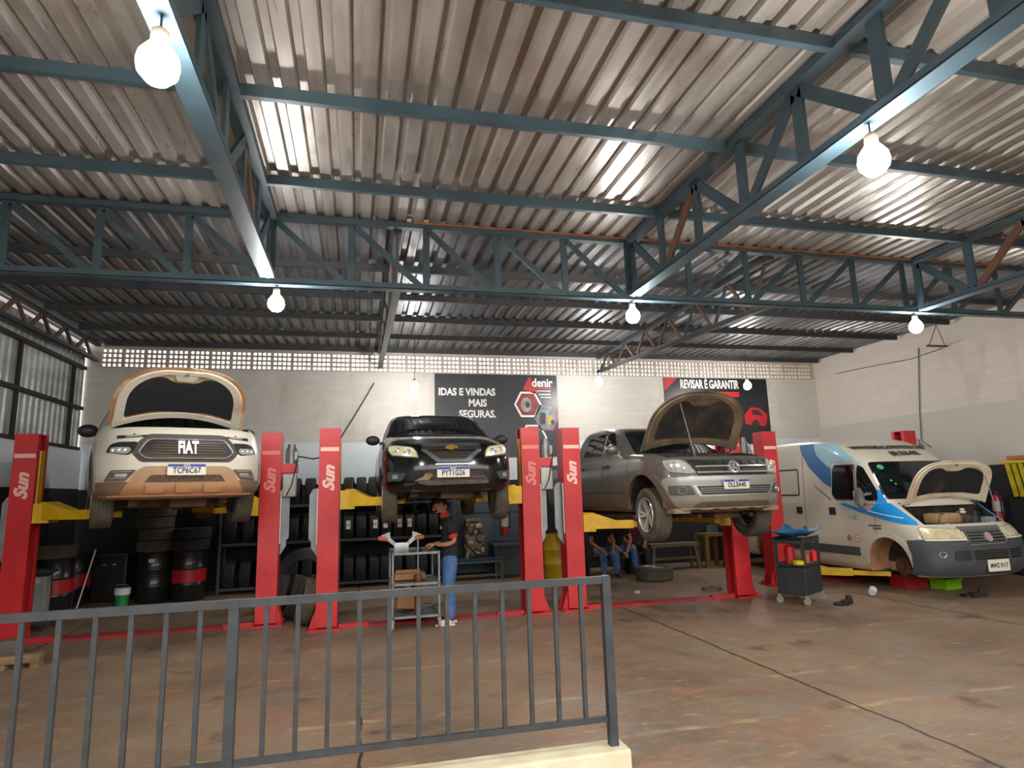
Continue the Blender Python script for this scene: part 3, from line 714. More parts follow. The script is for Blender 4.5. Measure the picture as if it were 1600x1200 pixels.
# ---------------------------------------------------------------- white pickup on the left lift
toro = thing('pickup_truck', 'dusty white pickup with raised hood and chrome hexagon grille on the left lift', 'pickup truck', (-1.94, 8.0, 1.52), rad(21))
def build_white_pickup():
    mud = '#9d7350'
    paint = muddy('white_pickup_paint', '#c9c3b3', mud, 0.22, 0.62, 0.35, amt=0.85, noise=0.4); clad = muddy('grey_cladding', '#4a4541', mud, 0.2, 0.7, 0.8, coat=0, amt=0.7)
    skid = muddy('muddy_skid', '#a58a6c', '#a56f48', 0.3, 0.62, 0.8, coat=0)
    hoodm = mat('white_hood_underside', '#d2cab8', 0.5, 0, '#a57c5a', 0.6, 3.2, lo=0.56, hi=0.68)
    liner = mat('hood_liner_dark', '#1d1e21', 0.9, 0, '#5a4533', 0.6, 2.2, lo=0.6, hi=0.75)
    S = Shell([(.28, .14, .82, .69, 2.7, 4.80), (.33, .05, .88, .72, 3, 4.86), (.42, 0, .905, .75, 3, 4.9), (.60, 0, .915, .78, 3, 4.9), (.75, .0, .92, .8, 3, 4.9), (.95, .07, .91, .85, 3, 4.88), (1.05, .13, .90, .88, 3, 4.86), (1.12, .22, .88, .9, 3, 4.85), (1.17, .40, .85, .9, 3, 4.85)], taper=0.0)
    b = S.mesh(B()).build('body', paint)
    R = 0.355; fy, ry, wz = 0.93, 3.93, 0.30
    cut = [well(sg, y, 0.36, 0.43, 0.92) for sg in (-1, 1) for y in (fy, ry)]+[bay(S, 0.76, 0.12, 1.12, 0.72, zr=1.0)]
    cutout(b, cut, engine_dark); b.parent = toro
    f = S.front
    C = Shell([(1.10, 1.12, .86, .5, 3, 3.7), (1.25, 1.38, .84, .5, 3, 3.66), (1.5, 1.78, .75, .45, 3, 3.55), (1.63, 2.05, .69, .4, 3, 3.45), (1.69, 2.4, .58, .4, 3, 3.2)], rear=0.2)
    C.mesh(B(), 16).build('cabin', paint, toro, True, 40)
    patch('windscreen', rounded([(-.74, 1.16), (.74, 1.16), (.62, 1.58), (-.62, 1.58)], .05), C.front, glass_dark, toro, off=0.006, du=.06)
    for sg in (-1, 1): patch('side_window', rounded([(1.75, 1.2), (3.3, 1.2), (3.0, 1.58), (2.2, 1.58)], .05), C.side(sg), glass_dark, toro, off=0.006, du=.08)
    # grille
    hexp = rounded([(-.51, .795), (-.43, .725), (.43, .725), (.51, .795), (.41, .965), (-.41, .965)], [.03, .05, .05, .03, .07, .07])
    patch('grille_surround', rounded([(-.57, .80), (-.47, .69), (.47, .69), (.57, .80), (.50, .93), (.40, 1.02), (-.40, 1.02), (-.50, .93)], .04), f, clad, toro, off=0.004, du=.05, dv=.05)
    g = patch('grille', hexp, f, grille_black, toro, off=0.012, du=.05, dv=.05)
    q = B()
    for z in (.75, .78, .81, .84, .87): patch('x', rect(-.36, z, .36, z+.012), f, None, off=.02, skirt=.012, du=.06, dv=None, bmx=q)
    q.build('grille_slats', mat('radiator_brown', '#5a4433', .7, .2), g)
    q = B()
    for z in (.895, .935): patch('x', rect(-.40, z, .40, z+.016), f, None, off=.018, skirt=.012, du=.06, dv=None, bmx=q)
    q.build('grille_upper_bars', black_plastic, g)
    ring('grille_chrome_frame', hexp, .022, f, chrome, toro, off=.026)
    text('grille_badge_lettering', 'FIAT', .19, mat('badge_white_glow', '#f2f0f4', .25, .1, emit=.35), lambda u, v: f(u, v+.845), toro, bold=.006, depth=.016, xs=.56, off=.03, space=1.02)  # letters are no lamp; slight emission paints their lit white look
    hl = [(-.80, .805), (-.585, .77), (-.53, .83), (-.50, .925), (-.68, .925), (-.76, .90)]
    for p, nm in ((hl, 'L'), (mir(hl), 'R')):
        h = patch('headlight', rounded(p, .03), f, black_plastic, toro, off=.006, du=.04, dv=.04)
        sgn = -1 if nm == 'L' else 1
        pts = [(sgn*a, z) for a, z in [(.765, .80), (.60, .785), (.56, .825), (.58, .86), (.75, .86)]]
        patch('lamp_lens', rounded(pts, .02), f, lens, h, off=.012, du=.04, dv=.04)
        for k in range(3):
            u = sgn*(.73-.055*k); pn = f(u, .825); B().sph(pn[0]+pn[1]*.008, .02, (1, .4, 1.2)).build('reflector', chrome, h, True)
        d = [(sgn*a, z) for a, z in [(.70, .965), (.42, .985), (.40, 1.005), (.70, 1.0)]]
        dl = patch('day_running_light', d, f, black_plastic, toro, off=.007, du=.05)
        patch('lamp_strip', [(sgn*a, z) for a, z in [(.62, .975), (.46, .985), (.47, .998), (.62, .993)]], f, lens, dl, off=.012, du=.05)
        fo = [(sgn*a, z) for a, z in [(.80, .48), (.60, .48), (.50, .605), (.74, .605)]]
        fg = patch('fog_light_recess', rounded(fo, .02), f, clad, toro, off=.006, du=.04, dv=.04)
        patch('fog_lamp', rounded([(sgn*a, z) for a, z in [(.70, .53), (.59, .53), (.58, .565), (.69, .565)]], .01), f, lens, fg, off=.014, du=.04)
        q = B(); patch('x', [(sgn*a, z) for a, z in [(.74, .51), (.60, .51), (.59, .522), (.74, .522)]], f, None, off=.02, bmx=q, du=.05); patch('x', [(sgn*a, z) for a, z in [(.72, .578), (.55, .578), (.54, .59), (.72, .59)]], f, None, off=.02, bmx=q, du=.05); q.build('fog_trim', grey_panel, fg)
        patch('lower_bumper_cladding', rounded([(sgn*a, z) for a, z in [(.86, .30), (.60, .30), (.56, .475), (.87, .475)]], .02), f, clad, toro, off=.005, du=.05, dv=.05)
        # arch cladding
        arc = [(fy+.505*math.cos(t), .36+.505*math.sin(t)) for t in [PI*k/14 for k in range(15)]]+[(fy+.43*math.cos(t), .36+.43*math.sin(t)) for t in [PI*(14-k)/14 for k in range(15)]]
        patch('wheel_arch_cladding', arc, S.side(sgn), clad, toro, off=.012, skirt=.03, du=.06, dv=.06)
        wheel(toro, sgn*.775, fy, wz, R, .225, .22, alloy, dusty_rubber, 5, 0.0)
        wheel(toro, sgn*.775, ry, wz, R, .225, .22, alloy, dusty_rubber, 5)
        mirror(toro, sgn*.80, 1.62, 1.18, sgn, black_plastic, (.24, .17, .16), .05)
    sk = [(-.67, .32), (-.64, .345), (-.50, .60), (-.42, .645), (.42, .645), (.50, .60), (.64, .345), (.67, .32)]
    p_ = patch('skid_panel', rounded(sk, .03), f, skid, toro, off=.014, skirt=.03, du=.05, dv=.04)
    lg = patch('lower_grille', rounded([(-.42, .465), (.42, .465), (.36, .545), (-.36, .545)], .02), f, mat('lower_mesh', '#5b4532', .8, 0, '#33271f', .8, 30), p_, off=.02, du=.05)
    for u in (-.31, -.02, .27): patch('skid_pad', rounded(rect(u-.09, .365, u+.09, .45), .015), f, skid, p_, off=.045, skirt=.045, du=.05)
    q = B(); rows = []
    for k in range(25):
        x = -.76+1.52*k/24; y = S.F(x, .32); rows.append([(x, y-.02, .305), (x, y-.02, .325), (x, y+.10, .335), (x, y+.10, .30)])
    q.grid(rows, closed=True); q.build('front_lip', mat('orange_mud', '#a8714b', .85, 0, '#c39a70', .6, 5), toro)
    plate(toro, lambda u, v: (Vector((u-.005, S.F(0, .60)-.03, v+.605)), Vector((0, -1, 0))), 'TCP6C67')
    q = B(); q.box((0, .42, .79), (1.4, .04, .1)); q.box((0, .20, 1.0), (1.1, .06, .05)); q.build('radiator_support', engine_dark, toro)
    lid_engine(toro, .68, .25, 1.05, 1.0, 4)
    underbody(toro, .88, .25, 4.6, .27, mat('orange_under', '#5f4331', .9, 0, '#3a2b22', .7, 5), fy, ry)
    hood(toro, 1.12, 1.17, 1.02, .79, 44, hoodm, liner, skin=mat('muddy_hood_skin', '#a8784f', .7, 0, '#c9b899', .7, 2.5, lo=.5, hi=.6), crown=.07, tipr=2.4, taper=.07, prop=None, arch=.17)
build_white_pickup()

# ---------------------------------------------------------------- black hatchback on the second lift
onix = thing('hatchback_car', 'black hatchback with closed hood and gold emblem raised on the second lift', 'car', (1.13, 7.72, 1.50))
def build_hatchback():
    paint = muddy('black_car_paint', '#090b0e', '#3d3125', .12, .42, .14, coat=0.0, amt=.8, noise=.3); trim = mat('grey_trim', '#34383b', .55, 0, '#4a4640', .5, 8)
    S = Shell([(.29, .16, .76, .64, 2.6, 3.82), (.34, .04, .82, .70, 2.7, 3.88), (.41, 0, .845, .75, 2.8, 3.92), (.55, 0, .85, .76, 2.8, 3.93), (.70, .02, .852, .78, 2.8, 3.93), (.82, .09, .845, .8, 2.8, 3.92), (.88, .16, .835, .82, 2.8, 3.9), (.92, .27, .82, .82, 2.8, 3.88), (.98, .46, .80, .8, 2.8, 3.86), (1.05, .80, .78, .7, 2.8, 3.84), (1.085, 1.02, .76, .6, 2.8, 3.8)])
    b = S.mesh(B(), 34).build('body', paint)
    R = .30; fy, ry, wz = .80, 3.33, .20
    cutout(b, [well(sg, y, .30, .355, .85) for sg in (-1, 1) for y in (fy, ry)], engine_dark); b.parent = onix
    f = S.front
    C = Shell([(.98, .94, .80, .5, 2.6, 3.9), (1.09, 1.10, .78, .5, 2.6, 3.88), (1.24, 1.40, .73, .48, 2.6, 3.8), (1.40, 1.74, .665, .45, 2.6, 3.66), (1.485, 2.02, .60, .42, 2.6, 3.5), (1.52, 2.4, .50, .4, 2.6, 3.3)], rear=.25)
    C.mesh(B(), 20).build('cabin', paint, onix, True, 40)
    patch('windscreen', rounded([(-.70, 1.095), (.70, 1.095), (.575, 1.455), (-.575, 1.455)], .05), C.front, glass_dark, onix, off=.006, du=.06, dv=.06)
    patch('screen_sticker', rect(.35, 1.10, .5, 1.27), C.front, mat('pale_reflection_sticker', '#46524e', .3), onix, off=.01, du=.06) if False else None
    for sg in (-1, 1):
        patch('side_window', rounded([(1.65, 1.08), (2.5, 1.08), (2.5, 1.41), (2.0, 1.41)], .04), C.side(sg), glass_dark, onix, off=.006, du=.08)
        patch('rear_side_window', rounded([(2.58, 1.08), (3.4, 1.1), (3.2, 1.40), (2.58, 1.41)], .04), C.side(sg), glass_dark, onix, off=.006, du=.08)
        mirror(onix, sg*.78, 1.42, 1.04, sg, black_plastic, (.20, .14, .14), .06)
        hp = [(sg*a, z) for a, z in [(.73, .745), (.41, .70), (.43, .79), (.475, .845), (.60, .875), (.765, .90), (.775, .83)]]
        h = patch('headlight', rounded(hp, .025), f, lens_yellow, onix, off=.007, du=.03, dv=.03)
        ring('headlight_edge', rounded(hp, .025), .012, f, black_plastic, h, off=.012)
        for u, z, r in ((.545, .785, .045), (.66, .815, .032)):
            pn = f(sg*u, z); q = B(); q.lathe([(r*.45, .0), (r, .006), (r*1.05, .0)], 24, 'Y', rot=None); o = q.build('reflector', chrome, h, True)
            o.matrix_local = Matrix.Translation(pn[0]+pn[1]*.012) @ Vector((0, -1, 0)).rotation_difference(pn[1]).to_matrix().to_4x4()
            B().sph(pn[0]+pn[1]*.006, r*.5, (1, .6, 1), 14).build('projector', lens, h, True)
        pk = rounded([(sg*a, z) for a, z in [(.78, .43), (.62, .43), (.56, .52), (.78, .55)]], .02)
        fg = patch('fog_light_recess', pk, f, trim, onix, off=.004, du=.05, dv=.05)
        patch('fog_blank', rounded([(sg*a, z) for a, z in [(.72, .46), (.66, .46), (.66, .51), (.72, .51)]], .01), f, grey_panel, fg, off=.01)
        wheel(onix, sg*.735, fy, wz, R, .185, .19, alloy, dusty_rubber, 7, style='single')
        wheel(onix, sg*.735, ry, wz, R, .185, .19, alloy, dusty_rubber, 7, style='single')
        patch('door_panel', rounded([(1.32, .33), (2.45, .33), (2.45, .97), (1.32, .97)], .05), S.side(sg), paint, onix, off=.005, du=.1, dv=.06)
    gu = patch('upper_grille', rounded([(-.37, .80), (.37, .80), (.385, .885), (-.385, .885)], .02), f, grille_black, onix, off=.004, du=.05, dv=.03)
    patch('upper_grille_panel', rounded([(-.36, .845), (.36, .845), (.375, .888), (-.375, .888)], .012), f, trim, gu, off=.012, du=.05)
    lowp = rounded([(-.345, .785), (-.17, .665), (.17, .665), (.345, .785)], [.02, .06, .06, .02])
    gl = patch('lower_grille', lowp, f, mat('dark_mesh', '#2b211b', .7, 0, '#151312', .8, 40), onix, off=.004, du=.04, dv=.03)
    q = B()
    for z in (.69, .715, .74, .765): w = .17+(z-.665)*1.35; patch('x', rect(-w, z, w, z+.008), f, None, off=.012, du=.05, dv=None, bmx=q)
    q.build('grille_slats', mat('slat_brown', '#3b2c22', .6), gl)
    u_out = [(-.385, .80), (-.19, .64), (.19, .64), (.385, .80), (.325, .80), (.155, .68), (-.155, .68), (-.325, .80)]
    patch('grille_frame', rounded(u_out, .02), f, mat('grey_bezel', '#565b5e', .35, .3), onix, off=.02, du=.04, dv=.04)
    patch('bumper_bright_strip', rounded([(-.22, .618), (.26, .618), (.24, .632), (-.2, .632)], .005), f, chrome, onix, off=.004, du=.05)
    bow = [(-.085, .805), (-.03, .805), (-.03, .79), (.03, .79), (.03, .805), (.085, .805), (.07, .835), (.03, .835), (.03, .85), (-.03, .85), (-.03, .835), (-.07, .835)]
    patch('grille_emblem', [(x+.012*(z-.82)/.03, z) for x, z in bow], f, mat('gold_emblem', '#c9a24a', .3, .7), onix, off=.03, du=None, dv=None)
    # broken lower intake, with dusty lip
    lo = patch('lower_intake', rounded([(-.44, .425), (.46, .425), (.37, .53), (-.30, .54)], .03), f, mat('intake_brown', '#4d3327', .8, 0, '#241b16', .8, 14), onix, off=.004, du=.05, dv=.03)
    patch('dusty_intake_edge', [(-.46, .43), (-.30, .43), (-.24, .50), (-.33, .52), (-.36, .475)], f, mat('dust_tan', '#8a7458', .9, 0, '#5d4c3a', .6, 12), lo, off=.016)
    patch('intake_bar', rect(-.22, .455, .40, .472), f, trim, lo, off=.014, du=.05, dv=None)
    patch('dusty_lip', [(-.30, .375), (.46, .385), (.44, .425), (-.44, .425), (-.42, .40)], f, mat('dusty_plastic', '#5a5347', .85, 0, '#3b362f', .7, 8), onix, off=.012, du=.05)
    patch('bumper_hole', rounded([(-.60, .37), (-.48, .375), (-.44, .40), (-.58, .405)], .01), f, engine_dark, onix, off=.006)
    plate(onix, lambda u, v: (Vector((u, S.F(0, .52)-.03, v+.525)), Vector((0, -1, 0))), 'PYT1G26')
    for dx in (0,):
        q = B()
        for k in range(20):
            x = -.66+1.32*k/19
        patch('hood_edge', [(-.68, 1.062), (.68, 1.062), (.67, 1.076), (-.67, 1.076)], f, paint, onix, off=.012, skirt=.02, du=.05, dv=None)
    underbody(onix, .82, .15, 3.7, .30, under_mat, fy, ry)
build_hatchback()

# ---------------------------------------------------------------- grey pickup on the third lift
amarok = thing('pickup_truck', 'grey double-cab pickup with raised hood and round chrome emblem on the third lift', 'pickup truck', (5.04, 7.7, 1.05), rad(3))
def build_grey_pickup():
    paint = muddy('grey_pickup_paint', '#656159', '#6e5038', .35, .95, .3, metal=.3, amt=.75, noise=.6)
    front_m = muddy('grey_front_paint', '#96948d', '#8d7758', .36, .58, .3, metal=.25, amt=.8, noise=.2)
    hoodm = mat('brown_hood_underside', '#5f5343', .6, .1, '#8a7355', .8, 3); liner = mat('hood_liner_brown', '#1d1917', .95, 0, '#46382c', .8, 4)
    S = Shell([(.36, .20, .88, .65, 2.7, 5.15), (.42, .10, .93, .70, 2.8, 5.2), (.52, .02, .955, .74, 2.9, 5.22), (.66, 0, .965, .75, 3, 5.23), (.80, 0, .97, .76, 3, 5.23), (.95, .04, .97, .8, 3, 5.22), (1.06, .11, .96, .83, 3, 5.2), (1.12, .20, .95, .85, 3, 5.2), (1.18, .40, .93, .88, 3, 5.2), (1.22, .7, .91, .9, 3, 5.2)])
    b = S.mesh(B(), 30).build('body', paint)
    R = .385; fy, ry, wz = .86, 3.95, .33
    cutout(b, [well(sg, y, .42, .50, .97) for sg in (-1, 1) for y in (fy, ry)]+[bay(S, .80, .12, 1.12, .80, zr=1.06), bedbox()], engine_dark); b.parent = amarok
    f = S.front
    C = Shell([(1.15, 1.10, .93, .45, 3.2, 3.66), (1.25, 1.34, .92, .45, 3.2, 3.64), (1.45, 1.70, .865, .42, 3.2, 3.55), (1.65, 2.05, .79, .4, 3.2, 3.42), (1.73, 2.25, .73, .4, 3, 3.3), (1.77, 2.6, .62, .35, 3, 3.1)], rear=.22)
    C.mesh(B(), 20).build('cabin', paint, amarok, True, 40)
    patch('windscreen', rounded([(-.76, 1.24), (.76, 1.24), (.59, 1.66), (-.59, 1.66)], .05), C.front, glass_dark, amarok, off=.006, du=.06, dv=.06)
    # brighter bumper and grille panel of the front
    patch('front_bumper', rounded([(-.90, .43), (.90, .43), (.93, .62), (.93, .84), (.60, .85), (-.60, .85), (-.93, .84), (-.93, .62)], .05), f, front_m, amarok, off=.006, skirt=.03, du=.05, dv=.04)
    gr = patch('grille', rounded([(-.56, .86), (.56, .86), (.60, .98), (.62, 1.07), (-.62, 1.07), (-.60, .98)], .03), f, grille_black, amarok, off=.005, du=.05, dv=.04)
    q = B()
    for k in range(8):
        u = -.5+1.0*k/7; patch('x', rounded(rect(u-.055, 1.0, u+.055, 1.055), .01), f, None, off=.02, skirt=.03, bmx=q)
    q.build('grille_blocks', black_plastic, gr)
    for z in (.885, .965): patch('grille_bar', rect(-.56, z, .56, z+.018), f, chrome, gr, off=.028, skirt=.03, du=.05, dv=None)
    # round emblem: ring with a V above a W
    def fe(u, v): return f(u*1.0-.01, v+.955)
    q = B(); rows = []
    for r, o in ((.082, .0), (.078, .045), (.066, .048), (.062, .02)):
        rows.append([(lambda pn: pn[0]+pn[1]*o)(fe(r*math.cos(2*PI*k/36), r*math.sin(2*PI*k/36))) for k in range(36)])
    q.grid(rows, closed=True); em = q.build('grille_emblem', chrome, gr, True, 50)
    patch('emblem_back', circ(0, 0, .064), fe, mat('emblem_dark', '#2c2f34', .4, .3), em, off=.03, skirt=.03, du=None, dv=None)
    V1 = [(-.034, .056), (-.02, .060), (0, .012), (.02, .060), (.034, .056), (.008, .000), (-.008, .000)]
    W1 = [(-.062, .028), (-.05, .040), (-.028, -.022), (-.008, .014), (.008, .014), (.028, -.022), (.05, .040), (.062, .028), (.034, -.056), (.022, -.056), (0, -.014), (-.022, -.056), (-.034, -.056)]
    for w_ in (V1, W1): patch('emblem_letter', w_, fe, chrome, em, off=.042, skirt=.015, du=None, dv=None)
    lgp = rounded([(-.53, .605), (.53, .605), (.60, .715), (-.60, .715)], .03)
    lg = patch('lower_grille', lgp, f, grille_black, amarok, off=.010, du=.05, dv=.03)
    q = B()
    for z in (.628, .655, .682): patch('x', rect(-.55, z, .55, z+.011), f, None, off=.022, du=.05, dv=None, bmx=q)
    q.build('grille_slats', grey_panel, lg)
    patch('chrome_strip', rounded([(-.64, .73), (-.60, .73), (-.535, .60), (.535, .60), (.60, .73), (.64, .73), (.56, .582), (-.56, .582)], .01), f, chrome, lg, off=.022, du=.05, dv=.04)
    patch('bumper_lower_recess', rounded([(-.62, .44), (.62, .44), (.55, .505), (-.55, .505)], .03), f, mat('bumper_lower', '#57503f', .7, 0, '#74654c', .6, 6), amarok, off=.013, du=.05)  # darker brown panel along the bottom of the bumper
    q = B(); rows = []
    for k in range(31):
        x = -.84+1.68*k/30; y = S.F(x, .42); w = .02*abs(math.sin(k*PI/5)); rows.append([(x, y-.01, .415-w), (x, y-.015, .445), (x, y+.12, .45), (x, y+.12, .41-w)])
    q.grid(rows, closed=True); q.build('front_lip', mat('tan_plastic', '#8e806a', .8, 0, '#6d604e', .6, 7), amarok)
    for sg in (-1, 1):
        q = B(); q.box((sg*.72, S.F(.72, .42)+.10, .385), (.26, .2, .07), bev=.015); q.build('lip_end_flap', mat('tan_plastic', '#8e806a'), amarok)
        hp = rounded([(sg*a, z) for a, z in [(.86, .91), (.66, .875), (.565, .89), (.60, .96), (.645, 1.05), (.70, 1.085), (.87, 1.085), (.885, 1.0)]], .03)
        h = patch('headlight', hp, f, lens if sg < 0 else lens_yellow, amarok, off=.009, du=.04, dv=.04)
        ring('headlight_edge', hp, .014, f, grey_panel, h, off=.016)
        for u, z, r in ((.80, 1.0, .058), (.68, .96, .045)):
            pn = f(sg*u, z); B().sph(pn[0]+pn[1]*.004, r, (1, .3, 1), 18).build('reflector', chrome, h, True)
            B().sph(pn[0]+pn[1]*.016, r*.55, (1, .4, 1), 14).build('projector', lens, h, True)
        fp = rounded([(sg*a, z) for a, z in [(.88, .60), (.60, .60), (.66, .73), (.89, .735)]], .03)
        fg = patch('fog_light_recess', fp, f, mat('fog_panel', '#4a4846', .6), amarok, off=.011, du=.04, dv=.04)
        ring('fog_light_ring', circ(sg*.755, .665, .052), .014, f, chrome, fg, off=.028)
        patch('fog_lamp', circ(sg*.755, .665, .038), f, mat('fog_glass', '#4b4d49', .1, .3), fg, off=.02, du=None, dv=None)
        fs = S.side(sg)
        arc = [(fy+.60*math.cos(t), .40+.60*math.sin(t)) for t in [PI*k/16 for k in range(17)]]+[(fy+.495*math.cos(t), .41+.50*math.sin(t)) for t in [PI*(16-k)/16 for k in range(17)]]
        patch('wheel_arch_flare', arc, fs, paint, amarok, off=.03, skirt=.05, du=.06, dv=.06)
        arc2 = [(y+ry-fy, z) for y, z in arc]; patch('wheel_arch_flare', arc2, fs, paint, amarok, off=.03, skirt=.05, du=.06, dv=.06)
        wheel(amarok, sg*.83, fy, wz, R, .255, .25, mat('alloy_bright', '#d4d3d0', .3, .6, '#a5a29c', .4, 9), dusty_rubber, 5, rad(-4))
        wheel(amarok, sg*.83, ry, wz, R, .255, .25, alloy, dusty_rubber, 5)
        fd = patch('front_door', rounded([(1.42, .42), (2.22, .42), (2.22, 1.20), (1.30, 1.20), (1.36, .9)], .04), fs, paint, amarok, off=.006, du=.08, dv=.06)
        rd = patch('rear_door', rounded([(2.25, .42), (3.22, .42), (3.30, .75), (3.36, 1.20), (2.25, 1.20)], .05), fs, paint, amarok, off=.006, du=.08, dv=.06)
        for d, y in ((fd, 2.10), (rd, 3.10)):
            patch('door_handle', rounded(rect(y-.11, 1.055, y+.11, 1.09), .012), fs, black_plastic, d, off=.035, skirt=.03, du=None, dv=None)
        patch('door_rub_line', rect(1.42, .66, 3.2, .68), fs, paint, amarok, off=.016, skirt=.02, du=.1, dv=None)
        cs = C.side(sg)
        patch('front_side_window', rounded([(1.72, 1.26), (2.22, 1.26), (2.22, 1.64), (2.14, 1.63), (1.93, 1.47)], .03), cs, glass_dark, amarok, off=.008, du=.06, dv=.05)
        patch('rear_side_window', rounded([(2.33, 1.26), (3.10, 1.28), (2.95, 1.62), (2.33, 1.65)], .04), cs, glass_dark, amarok, off=.008, du=.06, dv=.05)
        mirror(amarok, sg*.93, 1.62, 1.33, sg, mat('mirror_shell', '#8c877d', .25, .5), (.19, .15, .21), .05)
        B().cyl((sg*.42, .3, .30), (sg*.42, .5, .38), .03).build('tow_eye', under_mat, amarok)
    plate(amarok, lambda u, v: (Vector((u-.03, S.F(0, .74)-.035, v+.735)), Vector((0, -1, 0))), 'OLL0A40')
    q = B(); q.box((0, .20, 1.05), (1.25, .08, .06)); q.box((0, .35, .86), (1.4, .05, .12)); q.build('radiator_support', engine_dark, amarok)
    lid_engine(amarok, .72, .28, 1.05, 1.07, 9)
    underbody(amarok, .9, .3, 5.0, .36, under_mat, fy, ry)
    hood(amarok, 1.12, 1.27, 1.02, .84, 56, hoodm, liner, crown=.06, tipr=2.3, taper=.06, arch=.10, prop=(-.38, .82, (-.42, .30, 1.10)))
build_grey_pickup()

# ---------------------------------------------------------------- white and blue van on the right lift
van = thing('panel_van', 'white high-roof van with blue swoosh and raised hood, front wheel removed', 'van', (9.22, 7.7, .05))
def build_van():
    paint = muddy('van_white', '#c4bcac', '#9d8a6e', .2, .9, .35, amt=.35, noise=.6); blk = mat('van_bumper', '#3b4046', .7, 0, '#4a4b49', .6, 5)
    blue1 = mat('van_blue', '#1089d0', .3, coat=.4); blue2 = mat('van_deep_blue', '#0f5a94', .35, coat=.4); sky = mat('van_pale_blue', '#92bccb', .35, coat=.3)
    S = Shell([(.26, .14, .90, .5, 3, 5.5), (.34, .05, .95, .52, 3, 5.52), (.5, 0, .97, .55, 3, 5.54), (.75, 0, .98, .58, 3, 5.55), (.86, .04, .975, .6, 3, 5.55), (.98, .14, .97, .62, 3, 5.55), (1.05, .25, .965, .62, 3, 5.55), (1.2, .46, .965, .62, 3, 5.55), (1.36, .68, .965, .6, 3, 5.55)])
    b = S.mesh(B(), 34).build('body', paint)
    fy, ry = .90, 3.95
    cutout(b, [well(-1, fy, .40, .43, .98, .42), well(1, fy, .40, .43, .98, .42), well(-1, ry, .40, .43, .98), well(1, ry, .40, .43, .98), bay(S, .76, .13, .80, .62, zr=.95)], engine_dark, mat('rusty_liner', '#b58560', .85, 0, '#7d5840', .8, 4)); b.parent = van
    C = Shell([(1.30, .70, .965, .48, 3.4, 5.54), (1.45, .82, .955, .48, 3.4, 5.54), (1.7, .97, .945, .48, 3.4, 5.53), (2.02, 1.17, .93, .48, 3.4, 5.52), (2.18, 1.36, .92, .5, 3.4, 5.5), (2.35, 1.64, .90, .5, 3.2, 5.48), (2.46, 1.90, .86, .5, 3.2, 5.45), (2.52, 2.3, .78, .5, 3, 5.35)], rear=.2)
    C.mesh(B(), 30).build('upper_body', paint, van, True, 40)
    f, cf = S.front, C.front
    ws = patch('windscreen', rounded([(-.86, 1.42), (.86, 1.42), (.80, 2.04), (-.80, 2.04)], .06), cf, glass_dark, van, off=.006, du=.06, dv=.06)
    gs = mat('green_sticker', '#4f9a6c', .5)
    for u, v, r in ((-.66, 1.95, .05), (-.62, 1.72, .02), (-.58, 1.66, .018)): patch('windscreen_sticker', circ(u, v, r, r*.8), cf, gs, ws, off=.010, skirt=.003, du=None, dv=None)
    text('roof_lettering', 'WWW.FUNDACAOPROTETORA.COM.BR', .085, plate_ink, lambda u, v: cf(u+.02, v+2.295), van, bold=.003, depth=.003, xs=1.0, off=.014)
    text('roof_lettering', '(63) 3218-4782', .10, plate_ink, lambda u, v: cf(u+.08, v+2.18), van, bold=.004, depth=.003, xs=1.0, off=.010)
    for sg in (-1, 1):
        sd = S.side(sg); cs = C.side(sg); jn = lambda y, z: (cs(y, z) if z > 1.36 else sd(y, z))
        hp = rounded([(sg*a, z) for a, z in [(.92, .825), (.42, .825), (.375, .965), (.60, .985), (.88, 1.0)]], .03)
        h = patch('headlight', hp, f, lens_yellow, van, off=.012, du=.04, dv=.04)
        ring('headlight_edge', hp, .012, f, black_plastic, h, off=.014)
        patch('headlight_strip', [(sg*a, z) for a, z in [(.90, .80), (.40, .80), (.40, .82), (.90, .82)]], f, mat('pale_strip', '#d6cfb8', .4), h, off=.03, du=.04)
        patch('fog_lamp', circ(sg*.76, .61, .045), f, lens, van, off=.02, du=None, dv=None)
        arc = [(fy+.50*math.cos(t), .40+.50*math.sin(t)) for t in [PI*k/16 for k in range(17)]]+[(fy+.425*math.cos(t), .40+.425*math.sin(t)) for t in [PI*(16-k)/16 for k in range(17)]]
        patch('wheel_arch_lip', arc, sd, paint, van, off=.012, skirt=.03, du=.06, dv=.06)
        patch('side_skirt_moulding', rounded(rect(1.47, .49, 3.3, .63), .02), sd, blk, van, off=.02, skirt=.03, du=.1)
        dr = patch('front_door', rounded([(1.12, .45), (2.72, .45), (2.72, 1.355), (.98, 1.355), (1.12, 1.0)], .04), sd, paint, van, off=.005, du=.08, dv=.08) if False else None
        # blue swoosh
        patch('swoosh_deep_blue', [(2.82, 2.44), (2.44, 2.44), (2.33, 2.22), (2.0, 1.97), (2.0, 1.62), (2.2, 1.72), (2.55, 2.0), (2.72, 2.25)], cs, blue2, van, off=.008, skirt=.014, du=.08, dv=.08)
        patch('swoosh_pale_blue', [(2.43, 2.43), (2.03, 2.43), (1.80, 2.33), (1.46, 2.10), (1.30, 1.90), (1.09, 1.60), (1.14, 1.60), (1.37, 2.06), (1.97, 2.08), (2.04, 1.98), (2.33, 2.215)], cs, sky, van, off=.008, skirt=.014, du=.06, dv=.06)
        patch('swoosh_stripe', [(2.45, 1.66), (2.05, 1.40), (2.05, 1.43), (2.45, 1.68)], cs, mat('stripe_violet', '#3f57a8', .4), van, off=.003, skirt=.006, du=.08)
        patch('swoosh_bright_blue', [(1.09, 1.57), (1.035, 1.57), (.90, 1.365), (1.05, 1.365)], cs, blue1, van, off=.010, skirt=.016, du=.03, dv=.05)
